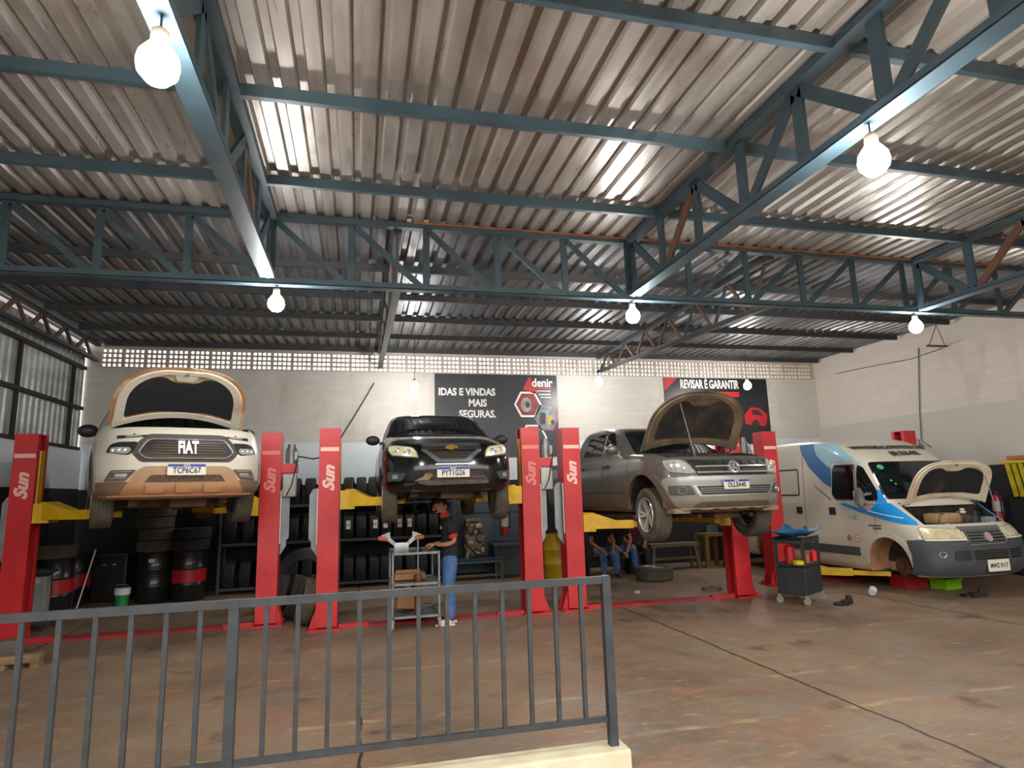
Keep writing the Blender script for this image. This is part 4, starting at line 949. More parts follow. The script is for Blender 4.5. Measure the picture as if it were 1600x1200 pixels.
        patch('swoosh_bright_blue', [(1.05, 1.355), (.86, 1.355), (.66, 1.22), (.44, 1.07), (.40, 1.03), (.60, 1.045), (.89, 1.10), (1.4, 1.21), (1.86, 1.35), (1.7, 1.355), (1.4, 1.28), (1.16, 1.24)], sd, blue1, van, off=.010, skirt=.016, du=.03, dv=.03)
        patch('swoosh_white_line', [(1.22, 1.245), (.60, 1.13), (.60, 1.118), (1.22, 1.232)], sd, mat('white_paint', '#e4e0d6', .4), van, off=.015, skirt=.01, du=.03)
        wf = rounded([(1.46, 1.40), (1.92, 1.40), (2.02, 1.50), (1.97, 1.94), (1.90, 2.03), (1.43, 2.02)], .04)
        patch('door_window', wf, cs, glass_dark, van, off=.012, du=.06, dv=.06)
        patch('quarter_window', rounded([(1.02, 1.40), (1.42, 1.39), (1.39, 2.0), (1.30, 1.95), (1.06, 1.56)], .03), cs, glass_dark, van, off=.012, du=.06, dv=.06)
        ring('door_window_frame', wf, .018, cs, chrome if False else grey_panel, van, off=.018)
        rw = rounded(rect(2.86, 1.48, 3.7, 2.0), .06); patch('rear_side_window', rw, cs, paint, van, off=.003, du=.1, dv=.1); ring('rear_window_seal', rw, .035, cs, black_plastic, van, off=.014)
        for y in (2.03, 2.9): patch('door_handle', rounded(rect(y-.075, 1.15, y+.075, 1.28), .015), sd, black_plastic, van, off=.012, du=None, dv=None)
        for y in (1.09, 2.74):
            patch('door_seam', rect(y-.004, .47, y+.004, 1.35), sd, mat('seam_dark', '#5a5348', .8), van, off=.003, skirt=.004, du=None)
            patch('door_seam', rect(y-.004, 1.37, y+.004, 2.40), cs, mat('seam_dark', '#5a5348', .8), van, off=.003, skirt=.004, du=None) if y > 2 else None
        patch('side_turn_light', circ(.82, 1.17, .022), sd, mat('amber_red', '#a8443a', .4), van, off=.008, skirt=.006, du=None, dv=None)
        patch('round_sticker', circ(1.68, .77, .055), sd, mat('sticker_grey', '#8a8477', .5), van, off=.004, skirt=.004, du=None, dv=None)
        s2 = patch('round_sticker', circ(1.5, .77, .058), sd, mat('sticker_red', '#b5654f', .5), van, off=.004, skirt=.004, du=None, dv=None)
        patch('sticker_face', circ(1.5, .77, .042), sd, mat('white_paint', '#e4e0d6'), s2, off=.006, skirt=.003, du=None, dv=None); patch('sticker_dot', circ(1.5, .77, .022), sd, mat('sticker_red', '#b5654f'), s2, off=.008, skirt=.003, du=None, dv=None)
        text('door_mark', 'AMI', .13, mat('pale_green', '#9db89c', .5), (lambda u, v: sd(1.56-sg*0-u*(-1 if sg > 0 else 1), v+1.13)), van, bold=.006, depth=.003)
        q = B(); rnd = random.Random(8)
        for z, y0, y1 in ((1.0, .98, 1.24), (.955, .98, 1.14)):
            y = y0
            while y < y1: patch('x', rect(y, z-.013, y+.022, z+.013), sd, None, off=.003, skirt=.004, du=None, dv=None, bmx=q); y += .030
        q.build('small_door_lettering', plate_ink, van)
        if sg < 0:
            q = B(); q.sph((-1.13, 1.18, 1.45), .5, (.13, .16, .34), 20); q.bar((-.95, 1.12, 1.36), (-1.10, 1.18, 1.40), .05, .05); q.bar((-.95, 1.12, 1.52), (-1.10, 1.18, 1.50), .04, .04)
            m_ = q.build('side_mirror', mat('mirror_grey', '#4c4d4d', .55, 0, '#8a8780', .6, 4), van, True, 60); B().box((-1.14, 1.255, 1.45), (.09, .012, .24), bev=.004).build('mirror_glass', chrome, m_)
        else:
            q = B(); q.sph((1.13, 1.18, 1.45), .5, (.13, .16, .34), 20); q.bar((.95, 1.12, 1.36), (1.10, 1.18, 1.40), .05, .05); q.build('side_mirror', mat('mirror_grey', '#4c4d4d'), van, True, 60)
        wheel(van, sg*.83, ry, .33, .33, .21, .2, light_steel, black_rubber, 8, style='single') 
        q = B(); q.cyl((sg*.60, fy, .36), (sg*.72, fy, .36), .14, seg=28); q.cyl((sg*.70, fy, .36), (sg*.76, fy, .36), .06, seg=16); q.bar((sg*.35, fy, .25), (sg*.68, fy, .27), .06, .05); q.build('brake_hub', mat('rust_brake', '#6b452e', .8, .3, '#3f2d22', .8, 8), van, True)
        patch('wheel_well_liner', [(fy+.42*math.cos(t), .40+.42*math.sin(t)) for t in [PI*k/16 for k in range(17)]], lambda y, z: (Vector((sg*.575, y, z)), Vector((sg, 0, 0))), engine_dark, van, off=.0, skirt=.02, du=None, dv=None)
    bmp = [(-.95, .30), (.95, .30), (.965, .55), (.965, .815), (.40, .815), (.36, .74), (-.36, .74), (-.40, .815), (-.965, .815), (-.965, .55)]
    bp_ = patch('front_bumper', rounded(bmp, .03), f, blk, van, off=.02, skirt=.05, du=.05, dv=.04)
    for sg in (-1, 1): patch('bumper_wrap', rounded([(.30, .33), (.46, .33), (.44, .60), (.50, .80), (.28, .815)], .02), S.side(sg), blk, van, off=.018, skirt=.04, du=.05, dv=.05)
    for a, c in ((-.62, -.37), (-.31, .31), (.37, .62)): patch('bumper_vent', rounded(rect(a, .52, c, .66), .02), f, grille_black, bp_, off=.024, du=.05)
    q = B()
    for z in (.555, .59, .625): patch('x', rect(-.60, z, .60, z+.008), f, None, off=.03, du=.05, dv=None, bmx=q)
    q.build('vent_slats', blk, bp_)
    gp = rounded([(-.36, .75), (.36, .75), (.345, .93), (-.345, .93)], .02)
    g = patch('grille', gp, f, grille_black, van, off=.012, du=.05, dv=.03); ring('grille_frame', gp, .022, f, mat('grille_grey', '#585c5e', .5), g, off=.026)
    q = B()
    for z in (.79, .83, .87): patch('x', rect(-.33, z, .33, z+.014), f, None, off=.026, skirt=.02, du=.05, dv=None, bmx=q)
    q.build('grille_bars', mat('grille_grey', '#585c5e'), g)
    e = patch('round_emblem', circ(.0, .83, .06), f, chrome, g, off=.045, skirt=.03, du=None, dv=None)
    patch('emblem_face', circ(.0, .83, .046), f, mat('emblem_red', '#a8888a', .4), e, off=.050, skirt=.004, du=None, dv=None)
    patch('grille_top_panel', rounded([(-.37, .935), (.37, .935), (.40, .99), (-.40, .99)], .01), f, mat('grille_grey', '#585c5e'), van, off=.014, du=.05)
    plate(van, lambda u, v: (Vector((u+.08, S.F(0, .45)-.04, v*1.0+.43)), Vector((0, -1, 0))), 'MWZ 9117', (.40, .17), blue=False)
    # engine bay, its contents standing up to the fender line
    n0 = set(bpy.data.objects)
    q = B(); q.box((-.22, .46, .90), (.46, .28, .16), bev=.04); q.build('air_filter_box', mat('filter_tan', '#a88a60', .7, 0, '#7d6444', .6, 6), van, True)
    q = B(); q.box((.12, .52, .85), (.42, .26, .22), bev=.04); q.tube([(.0, .4, .98), (.12, .34, 1.0), (.25, .4, .95)], .02); q.tube([(-.45, .3, .85), (-.4, .33, .98), (-.2, .36, .95)], .016); q.build('engine', engine_metal, van, True)
    q = B(); q.cyl((.36, .42, .82), (.36, .42, .98), .09, seg=18); q.cyl((.3, .34, .95), (.3, .34, 1.0), .035, seg=14); q.build('filter_canister', black_plastic, van, True)
    B().box((.52, .36, .82), (.22, .18, .16), bev=.01).build('battery', mat('battery_grey', '#7c8688', .5), van)
    q = B(); q.cyl((.22, .48, .99), (.22, .48, 1.04), .035, seg=14); q.sph((-.0, .28, .99), .04, (1.2, 1, .6)); q.build('reservoir_cap', mat('tank_white', '#c8bfa6'), van, True)
    for o in set(bpy.data.objects)-n0: o.location.z += .21; o.location.y += .07
    underbody(van, .9, .3, 5.3, .30, under_mat, fy, ry)
    hoodm = mat('cream_hood_underside', '#d8ccb4', .5, 0, '#b58a6c', .5, 3, lo=.52, hi=.68); liner = mat('hood_liner_dark', '#1e1f22')
    hood(van, .64, 1.33, .74, .80, 64, hoodm, liner, crown=.07, tipr=3.2, taper=.06, nose=.05, arch=.09, prop=(.62, .50, (.70, .34, 1.0)))
    q = B(); q.box((0, 2.2, 2.53), (.5, .3, .03), bev=.01); q.build('roof_vent', black_plastic, van) if False else q.bm.free()
build_van()
# ================================================================ two-post lifts
def lift(xl, xr, y, zc, label, arms, tank='#b9b9b0', left_shift=0.0, hp=2.72, faded=False):
    cx = (xl+xr)/2; t = thing('two_post_lift', label, 'car lift', (cx, y, 0), 0, 'two-post car lifts')
    for sg, X in ((-1, xl-cx), (1, xr-cx)):
        q = B(); o = sg*0.135
        q.box((X, -0.14, hp/2+0.02), (0.27, 0.012, hp-0.04)); q.box((X, 0.14, hp/2+0.02), (0.27, 0.012, hp-0.04)); q.box((X+o, 0, hp/2+0.02), (0.012, 0.29, hp-0.04))
        for yy in (-0.11, 0.11): q.box((X-o, yy, hp/2+0.02), (0.012, 0.07, hp-0.04))
        q.box((X, 0, hp), (0.28, 0.30, 0.012)); po_ = q.build('post', red_paint, t)
        q = B(); q.box((X+sg*0.03, 0, 0.012), (0.42, 0.44, 0.024))
        for yy in (-0.1, 0.1): q.prism([(X+sg*0.13, 0.024), (X+sg*0.23, 0.024), (X+sg*0.13, 0.32)], yy-0.006, yy+0.006, 'Y')
        for yy in (-0.18, 0.18): q.cyl((X+sg*0.19, yy, 0.02), (X+sg*0.19, yy, 0.06), 0.018, seg=10)
        q.build('base_plate', red_paint, t)
        fn = planar((X+0.0, -0.147, 2.02), (0, 0, 1), (-1, 0, 0)); dm = white_decal if not (faded or sg > 0) else mat('faded_decal', '#d97a72', .5)
        q = B(); text('logo_lettering', 'Sun', 0.21, dm, fn, po_, bold=0.010, shear=0.35, depth=0.003, xs=1.12, off=0.001)
        B().box((X-0.045, -0.1475, 2.02), (0.022, 0.004, 0.40)).build('logo_bar', dm, po_) if False else None
        B().box((X, -0.1475, 2.43), (0.25, 0.004, 0.055)).build('label_strip', dm, po_)
        # sliding carriage and its arms
        q = B(); q.box((X-sg*0.10, 0, zc+0.42), (0.11, 0.13, 0.85), bev=0.01)
        for yy in (-0.13, 0.13): q.box((X-sg*0.25, yy, zc), (0.2, 0.016, 0.26))
        for zz in (zc-0.12, zc+0.12): q.box((X-sg*0.25, 0, zz), (0.2, 0.27, 0.016))
        c = q.build('carriage', yellow_paint, t)
        B().cyl((X-sg*0.29, -0.09, zc-0.14), (X-sg*0.29, -0.09, zc+0.14), 0.028, seg=14).build('pivot_pin', steel_dark, c)
        q = B(); pts = [(X+sg*0.145, 0.95), (X+sg*0.23, 1.08), (X+sg*0.23, 1.16), (X+sg*0.265, 1.2), (X+sg*0.265, 1.80), (X+sg*0.22, 1.88), (X+sg*0.145, 1.90)]
        q.prism(pts, -0.02, 0.0, 'Y'); q.prism([(p[0], p[1]) for p in pts], 0.0, 0.004, 'Y'); q.build('arm_guard', grey_panel, t)
        B().box((X+sg*0.14+sg*0.012, -0.1, 1.5), (0.012, 0.03, 0.75)).build('cable_cover', mat('white_strip', '#d9d7cf', .5), t)
        for p in [a for a in arms if (a[0]-cx)*sg > 0]:
            p0 = Vector((X-sg*0.27, -0.07 if p[1] < y else 0.07, 0)); p1 = Vector((p[0]-cx, p[1]-y, 0)); d = p1-p0; L = d.length; d.normalize()
            mm = Matrix((d, Vector((0, 0, 1)).cross(d), Vector((0, 0, 1)))).transposed().to_4x4(); mm.translation = p0+Vector((0, 0, zc))
            q = B(); q.prism([(0, -0.09), (L*0.66, -0.09), (L*0.66, 0.03), (L*0.40, 0.03), (0.06, 0.15), (0, 0.15)], -0.065, 0.065, 'Y', mm); a_ = q.build('arm', yellow_paint, t)
            q = B(); q.prism([(L*0.5, -0.075), (L+0.06, -0.075), (L+0.06, 0.0), (L*0.5, 0.0)], -0.045, 0.045, 'Y', mm); q.build('arm_extension', yellow_paint, a_)
            zz = p[2]; q = B(); b = p1+Vector((0, 0, zc)); q.cyl(b, (b.x, b.y, zz-0.02), 0.03, seg=14); q.cyl((b.x, b.y, zz-0.025), (b.x, b.y, zz), 0.065, seg=18); q.build('lift_pad', steel_dark, a_)
    # power unit on the right-hand post
    X = xr-cx
    q = B(); q.box((X+0.25, -0.02, 2.20), (0.23, 0.17, 0.14), bev=0.01); q.build('power_unit_bracket', red_paint, t)
    q = B(); q.cyl((X+0.27, -0.02, 2.27), (X+0.27, -0.02, 2.50), 0.075, seg=20); q.cyl((X+0.27, -0.02, 2.50), (X+0.27, -0.02, 2.56), 0.062, 0.055, 20)
    for k in range(10): a = 2*PI*k/10; q.box((X+0.27+0.083*math.cos(a), -0.02+0.083*math.sin(a), 2.38), (0.03, 0.008, 0.18), (0, 0, a))
    q.box((X+0.34, -0.08, 2.38), (0.05, 0.06, 0.13), bev=0.008); q.build('motor', light_steel, t)
    B().box((X+0.26, -0.02, 1.95), (0.19, 0.17, 0.33), bev=0.03).build('oil_tank', mat('tank_pale', '#b4b5ac', .45, 0, '#8f9088', .6, 3), t, True)
    B().tube([(X+0.36, -0.1, 2.36), (X+0.36, -0.13, 2.28), (X+0.33, -0.13, 2.15), (X+0.29, -0.12, 1.95), (X+0.22, -0.11, 1.8)], 0.008).build('cable', black_plastic, t)
    # floor cover between the posts
    q = B(); q.prism([(-0.16, 0), (-0.12, 0.03), (0.12, 0.03), (0.16, 0)], xl-cx+0.55, xr-cx-0.55, 'X'); q.build('floor_cover', mat('worn_red', '#a83232', .6, 0, '#7a2f2a', .7, 3), t)
    q = B(); q.box((xl-cx+0.36, -0.06, 0.03), (0.4, 0.10, 0.06)); q.box((xr-cx-0.36, -0.06, 0.03), (0.4, 0.10, 0.06)); q.build('cable_channel', red_paint, t)
    return t
def jacks(pos, yaw, pts):
    a = rad(yaw); return [(pos[0]+x*math.cos(a)-y*math.sin(a), pos[1]+x*math.sin(a)+y*math.cos(a), z) for x, y, z in pts]
lift(-4.38, -1.25, 9.92, 1.66, 'red two-post lift with yellow arms holding up the white pickup', jacks((-1.94, 8.0), 21, [(-.60, 1.5, 1.72), (.60, 1.5, 1.72), (-.60, 3.3, 1.72), (.60, 3.3, 1.72)]))
lift(-0.40, 2.53, 9.33, 1.72, 'red two-post lift with yellow arms holding up the black hatchback', jacks((1.13, 7.72), 0, [(-.55, 1.3, 1.72), (.55, 1.3, 1.72), (-.55, 2.9, 1.72), (.55, 2.9, 1.72)]))
lift(3.20, 6.02, 9.37, 1.26, 'red two-post lift with yellow arms holding up the grey pickup', jacks((5.04, 7.7), 3, [(-.55, 1.3, 1.35), (.55, 1.3, 1.35), (-.55, 3.2, 1.35), (.55, 3.2, 1.35)]))
lift(7.3, 10.45, 10.15, .28, 'red two-post lift set low around the blue-swoosh van', jacks((9.22, 7.7), 0, [(-.62, 1.35, .33), (.62, 1.35, .33), (-.62, 3.4, .33), (.62, 3.4, .33)]))

# ================================================================ wall banners
def banner_fn(x0, z1, y=YB-0.022): return planar((x0, y, z1), (1, 0, 0), (0, 0, 1))
ban_m = mat('banner_charcoal', '#2d2f32', .38, 0, '#35383b', .5, 2); wht = mat('print_white', '#dcdad4', .5); redp = mat('print_red', '#b3262c', .45)
B1 = tag(B().box(((1.65+4.56)/2, YB-0.012, (2.56+4.48)/2), (4.56-1.65, 0.02, 4.48-2.56)).build('wall_banner', ban_m), 'charcoal wall banner with white slogan and hexagon pictures behind the black hatchback', 'banner')
f1 = planar((0, YB-0.0225, 0), (1, 0, 0), (0, 0, 1))
def lay(u0, v0): return lambda u, v: f1(u+u0, v+v0)
text('slogan_lettering', 'IDAS E VINDAS', .23, wht, lay(1.73, 4.055), B1, bold=.008, xs=.86, align='LEFT', off=.002, depth=.002)
text('slogan_lettering', 'MAIS', .23, wht, lay(2.42, 3.80), B1, bold=.008, xs=.86, align='LEFT', off=.002, depth=.002)
text('slogan_lettering', 'SEGURAS.', .23, wht, lay(2.20, 3.545), B1, bold=.008, xs=.86, align='LEFT', off=.002, depth=.002)
text('shop_name_lettering', 'denir', .28, wht, lay(3.94, 4.29), B1, bold=.008, xs=.86, align='LEFT', off=.002, depth=.002)
def flat(name, pts, m, par, off=.003): return patch(name, pts, f1, m, par, off=off, skirt=.002, du=None, dv=None, smooth=False)
flat('shop_mark', [(3.72, 4.14), (3.87, 4.42), (3.93, 4.42), (3.95, 4.19), (4.12, 4.05), (3.98, 4.04), (3.84, 4.10)], redp, B1)
flat('shop_mark_bar', [(3.95, 4.185), (4.44, 4.185), (4.42, 4.15), (3.97, 4.15)], redp, B1)
q = B(); rnd = random.Random(2)
for z, x0, x1, h in ((4.10, 4.03, 4.42, .03), (4.02, 4.10, 4.40, .035), (3.95, 4.15, 4.40, .028)):
    x = x0
    while x < x1-.02: w = rnd.uniform(.018, .034); patch('x', rect(x, z-h/2, x+w, z+h/2), f1, None, off=.002, skirt=.002, du=None, dv=None, bmx=q); x += w+.010
q.build('small_lettering', wht, B1)
def hexa(cx, cz, w, h): return [(cx-w, cz), (cx-w*.52, cz-h), (cx+w*.52, cz-h), (cx+w, cz), (cx+w*.52, cz+h), (cx-w*.52, cz+h)]
brk = mat('picture_red', '#8e2f2a', .5, 0, '#5a2320', .8, 7); dsk = mat('picture_disc', '#9a918b', .5, 0, '#5e5855', .8, 8); pic = mat('picture_blue_grey', '#8a97a0', .5, 0, '#4c545b', .9, 5); ylp = mat('picture_yellow', '#c29a35', .5)
flat('hexagon_border', hexa(3.83, 3.78, .335, .30), wht, B1); h_ = flat('hexagon_picture', hexa(3.83, 3.78, .285, .255), brk, B1, .005)
flat('brake_disc_picture', circ(3.79, 3.77, .13, .175), dsk, h_, .007); flat('disc_hub_picture', circ(3.82, 3.77, .055, .075), mat('picture_dark', '#332a28', .5), h_, .009)
flat('hexagon_border', hexa(4.27, 3.47, .30, .30), mat('picture_rose', '#a2605c', .5), B1, .003); h_ = flat('hexagon_picture', hexa(4.27, 3.47, .26, .265), pic, B1, .005)
flat('engine_part_picture', rounded([(4.10, 3.32), (4.24, 3.30), (4.26, 3.58), (4.12, 3.60)], .04), mat('picture_dark', '#332a28'), h_, .007); flat('engine_part_picture', rounded([(4.28, 3.30), (4.38, 3.30), (4.41, 3.52), (4.31, 3.53)], .03), ylp, h_, .007); flat('engine_part_picture', circ(4.42, 3.36, .05), mat('picture_dark', '#332a28'), h_, .009)
flat('hexagon_border', hexa(3.94, 3.00, .335, .30), wht, B1); flat('hexagon_picture', hexa(3.94, 3.00, .285, .255), mat('picture_slate', '#3d4346', .5, 0, '#565d60', .8, 6), B1, .005)
B2 = tag(B().box(((7.36+10.28)/2, YB-0.012, (2.80+4.48)/2), (10.28-7.36, 0.02, 4.48-2.80)).build('wall_banner', mat('banner_black', '#1d1e21', .35, 0, '#2b2f33', .6, 1.2)), 'black wall banner with white headline and red corner behind the grey pickup', 'banner')
text('headline_lettering', 'REVISAR É GARANTIR', .30, wht, lay(7.80, 4.31), B2, bold=.010, xs=.57, align='LEFT', off=.002, depth=.002)
flat('red_corner', [(7.36, 4.48), (7.36, 4.14), (7.75, 4.48)], redp, B2)
bb = flat('red_caption_strip', rect(8.52, 4.00, 9.45, 4.13), redp, B2)
flat('red_car_picture', rounded([(9.55, 3.30), (10.15, 3.25), (10.22, 3.55), (10.0, 3.72), (9.75, 3.74), (9.55, 3.55)], .06), redp, B2); flat('car_window_picture', [(9.78, 3.55), (10.08, 3.52), (9.98, 3.66), (9.78, 3.68)], mat('picture_dark', '#332a28'), B2, .005); flat('car_wheel_picture', circ(9.85, 3.30, .11), mat('picture_dark', '#332a28'), B2, .006)

# ================================================================ tyres, racks, drums
def tyre_mesh(R, w, m, name='tyre'):
    hw = w/2; ri = R*0.62; prof = [(ri, -hw*.8), (ri+.02, -hw*.95), (R*.84, -hw), (R*.95, -hw*.92), (R, -hw*.72)]
    for k in range(3):
        c = hw*(-.45+.45*k); prof += [(R, c-.016), (R-.008, c-.01), (R-.008, c+.01), (R, c+.016)]
    prof += [(R, hw*.72), (R*.95, hw*.92), (R*.84, hw), (ri+.02, hw*.95), (ri, hw*.8), (R*.80, hw*.62), (R*.92, 0), (R*.80, -hw*.62)]
    return B().lathe(prof, 36, 'X', closed=True).build(name, m, None, True, 40)
T0 = {'black': tyre_mesh(.315, .20, black_rubber), 'dusty': tyre_mesh(.315, .205, dusty_rubber), 'wide': tyre_mesh(.47, .36, mat('old_rubber', '#37343a', .9, 0, '#454249', .6, 4))}
used = {k: False for k in T0}
def tyre(kind, loc, rot, label, group=None, name='tyre'):
    o = T0[kind]
    if used[kind]: o = o.copy(); COL.objects.link(o)
    used[kind] = True; o.location = loc; o.rotation_euler = rot; tag(o, label, 'tyre', group)
    if not group and 'group' in o: del o['group']
    return o
rack_m = mat('rack_steel', '#3b4248', .55, .2, '#2f3438', .6, 5)
ORD = ['first', 'second', 'third', 'fourth', 'fifth', 'sixth', 'seventh', 'eighth', 'ninth', 'tenth', 'eleventh', 'twelfth']
stick_m = mat('paper_label', '#c9cfc8', .7); pink_m = mat('pink_label', '#c79aa6', .7)
def rack(x0, x1, label, n, where, labels=()):
    y0, y1 = 13.2, 13.72; t = thing('tyre_rack', label, 'rack', ((x0+x1)/2, (y0+y1)/2, 0)); cx, cy = (x0+x1)/2, (y0+y1)/2
    for x in (x0, x1):
        for y in (y0, y1): B().box((x-cx, y-cy, .875), (.05, .05, 1.75)).build('upright', rack_m, t)
    for z, nm in ((.10, 0), (.92, 1), (1.62, 2)):
        q = B()
        for y in (y0, y1): q.box((0, y-cy, z), (x1-x0, .045, .05))
        for x in (x0, x1): q.box((x-cx, 0, z), (.045, y1-y0, .05))
        q.build('shelf_frame', rack_m, t)
        lv = ('bottom', 'middle', 'top')[nm]; sp = (x1-x0-.1)/n
        for k in range(n):
            if (nm, k) in labels and labels[(nm, k)] == 'skip': continue
            r = .315; yy = cy+random.uniform(-.03, .03)
            h = math.sqrt(r*r-((y1-y0)/2)**2) if False else .0
            zc = z+.025+math.sqrt(max(0, r*r-(.237)**2))
            o = tyre('black', (x0+.05+sp*(k+.5), cy, zc), (0, 0, rad(random.uniform(-5, 5))), f'black tyre, {ORD[k]} from left, {lv} level of rack {where}', f'tyres on the {lv} level of the rack {where}')
            if (nm, k) in labels:
                B().box((random.uniform(-.02, .02), -.304, .06), (.085, .006, .17), (rad(-11), 0, 0)).build('paper_label', stick_m if labels[(nm, k)] == 'w' else pink_m, o)
rack(-2.55, -.47, 'dark steel tyre rack standing between the first two lifts', 7, 'between first two lifts', {})
rack(-.36, 1.95, 'dark steel tyre rack standing behind the black hatchback and the mechanic', 9, 'behind the hatchback', {(1, 0): 'w', (1, 2): 'w', (1, 3): 'w', (1, 4): 'p', (1, 5): 'w', (2, 6): 'w', (2, 7): 'w'})
# loose tyres leaning between the first two lifts
tyre('wide', (-.83, 11.25, .47), (0, 0, rad(86)), 'wide dark truck tyre standing behind the leaning tyres between the first two lifts')
for k, (x, y, ln, kd) in enumerate([(-.735, 9.62, 16, 'dusty'), (-.72, 10.0, 20, 'black'), (-.95, 10.12, 18, 'black'), (-1.2, 10.35, 14, 'black')]):
    a = rad(ln); tyre(kd, (x+.315*math.sin(a)*.6, y, .315*math.cos(a)+.1*math.sin(a)), (0, a, rad(8)), f'used tyre leaning on its tread by the second lift, {["nearest one", "one just behind the nearest", "third from the front", "rearmost one"][k]}', 'used tyres leaning between the lifts')
wl = thing('wheel', 'dusty pickup wheel with a pale rim lying flat on the floor under the grey pickup', 'wheel', (5.66, 11.7, 0)); w_ = wheel(wl, 0, 0, .1, .37, .24, .23, alloy, dusty_rubber, 5, name='wheel_tyre'); w_.location = (0, 0, .14); w_.rotation_euler = (0, rad(90), 0)
w_.location = (0, 0, .125)
q = B(); q.lathe([(.05, .0), (.05, .05), (.10, .055), (.165, .05), (.17, .03), (.165, .0)], 28, 'Z', closed=True); tag(q.build('brake_disc', mat('rust_tan', '#7a6048', .8, .2, '#54402f', .7, 6), None, True), 'rusty brake disc lying on the floor under the grey pickup', 'brake disc').location = (5.95, 10.1, 0)
def drum(x, y, label, body, band=None, h=.88, r=.285):
    t = thing('oil_drum', label, 'drum', (x, y, 0), 0, 'oil drums')
    prof = [(0.0001, 0.0), (r*.97, 0), (r, .012), (r, h*.30), (r+.01, h*.32), (r+.01, h*.34), (r, h*.36), (r, h*.63), (r+.01, h*.65), (r+.01, h*.67), (r, h*.69), (r, h-.015), (r+.006, h-.006), (r+.004, h), (r-.012, h), (r-.014, h-.015), (0.0001, h-.015)]
    B().lathe(prof, 36).build('barrel', body, t, True, 40)
    if band: B().lathe([(r+.0005, h*.37), (r+.004, h*.375), (r+.004, h*.62), (r+.0005, h*.625)], 36).build('painted_band', band, t, True)
    q = B(); q.cyl((r*.6, 0, h-.016), (r*.6, 0, h+.004), .03, seg=14); q.build('bung', steel_dark, t); return t
blk_d = mat('drum_black', '#17181a', .35, .1, '#2a2725', .5, 4, coat=.3); red_b = mat('drum_red', '#b3181f', .4, 0, '#8f1419', .5, 4)
d_ = drum(-3.58, 12.98, 'black oil drum under a stack of four tyres', blk_d); B().box((.02, -.291, .74), (.1, .006, .06)).build('paper_label', stick_m, d_)
drum(-3.0, 12.95, 'black oil drum with red band under a stack of two tyres', blk_d, red_b)
drum(-4.93, 12.35, 'black oil drum with red band carrying one tyre behind the left lift', blk_d, red_b)
drum(-4.99, 13.25, 'black oil drum with red band half hidden behind the tyre-topped drum at left', blk_d, red_b)
drum(-4.86, 11.35, 'black oil drum with red band partly hidden by the leftmost red post', blk_d, red_b, .8)
drum(4.02, 12.75, 'yellow oil drum between the second and third lift', mat('drum_yellow', '#b8940f', .45, 0, '#97780f', .6, 4))
for k in range(4): tyre('dusty', (-3.6+.02*(k % 2)-(.015 if k > 1 else 0), 12.98, .88+.105+.207*k), (0, rad(90), rad(30*k)), f'dusty tyre lying on the left drum stack, {["lowest", "second from below", "second from top", "topmost"][k]} of four', 'tyres stacked on drums')
for k in range(2): tyre('black', (-2.99+.015*k, 12.95, .88+.102+.202*k), (0, rad(90), rad(50*k)), f'black tyre lying on the drum beside the tall stack, {["lower", "upper"][k]} of two', 'tyres stacked on drums')
tyre('dusty', (-4.95, 12.36, .88+.106), (0, rad(90), 0), 'single dusty tyre lying on the banded drum behind the left lift')
t = thing('waste_oil_tank', 'low black box tank with a blue-edged lid against the wall left of the drums', 'tank', (-4.48, 13.55, 0)); B().box((.06, 0, .40), (.56, .55, .80), bev=.02).build('tank_body', blk_d, t); B().box((.06, 0, .825), (.60, .6, .05), bev=.01).build('tank_lid', mat('lid_blue_black', '#1d2a38', .4), t)
for k in range(2): B().box((-.02+.16*k, -.283, .66), (.06, .012, .02)).build('tank_label', mat('tag_olive', '#a9a878', .6), t)
tag(B().cyl((-4.66, 12.62, 0.0), (-4.50, 12.80, .98), .012, seg=10).build('white_pole', mat('pole_white', '#d8dbe0', .4)), 'thin white pole leaning by the black tank at left', 'pole')
t = thing('paint_bucket', 'green and white paint bucket on the floor left of the drums', 'bucket', (-4.0, 12.72, 0)); B().lathe([(0.0001, 0), (.105, 0), (.12, .29), (.0001, .29)], 28).build('pail', mat('bucket_green', '#1f7a3a', .4, 0, '#2f9150', .6, 6), t, True); B().lathe([(.122, .19), (.126, .19), (.128, .30), (.0001, .305)], 28).build('lid', mat('lid_white', '#cfd4cc', .5), t, True); B().tube([(-.12, 0, .28), (-.08, -.05, .36), (.08, -.05, .36), (.12, 0, .28)], .006).build('handle', light_steel, t)
t = thing('drain_pedestal', 'grey metal pedestal with a wheeled base behind the leftmost red post', 'oil drainer', (-4.50, 10.9, 0)); B().box((0, 0, .43), (.17, .17, .62), bev=.01).build('column', grey_panel, t); q = B(); q.box((-.05, 0, .10), (.42, .42, .04)); q.build('base', steel_dark, t); B().box((-.02, -.088, .68), (.06, .006, .06)).build('label', mat('tag_olive', '#a9a878'), t); B().lathe([(.03, .72), (.18, .80), (.19, .82), (.17, .82), (.02, .74)], 24).build('funnel', steel_dark, t, True)
for x in (-.22, .13):
    for y in (-.18, .18): B().cyl((x-.012, y, .04), (x+.012, y, .04), .04, seg=14).build('caster', black_rubber, t)

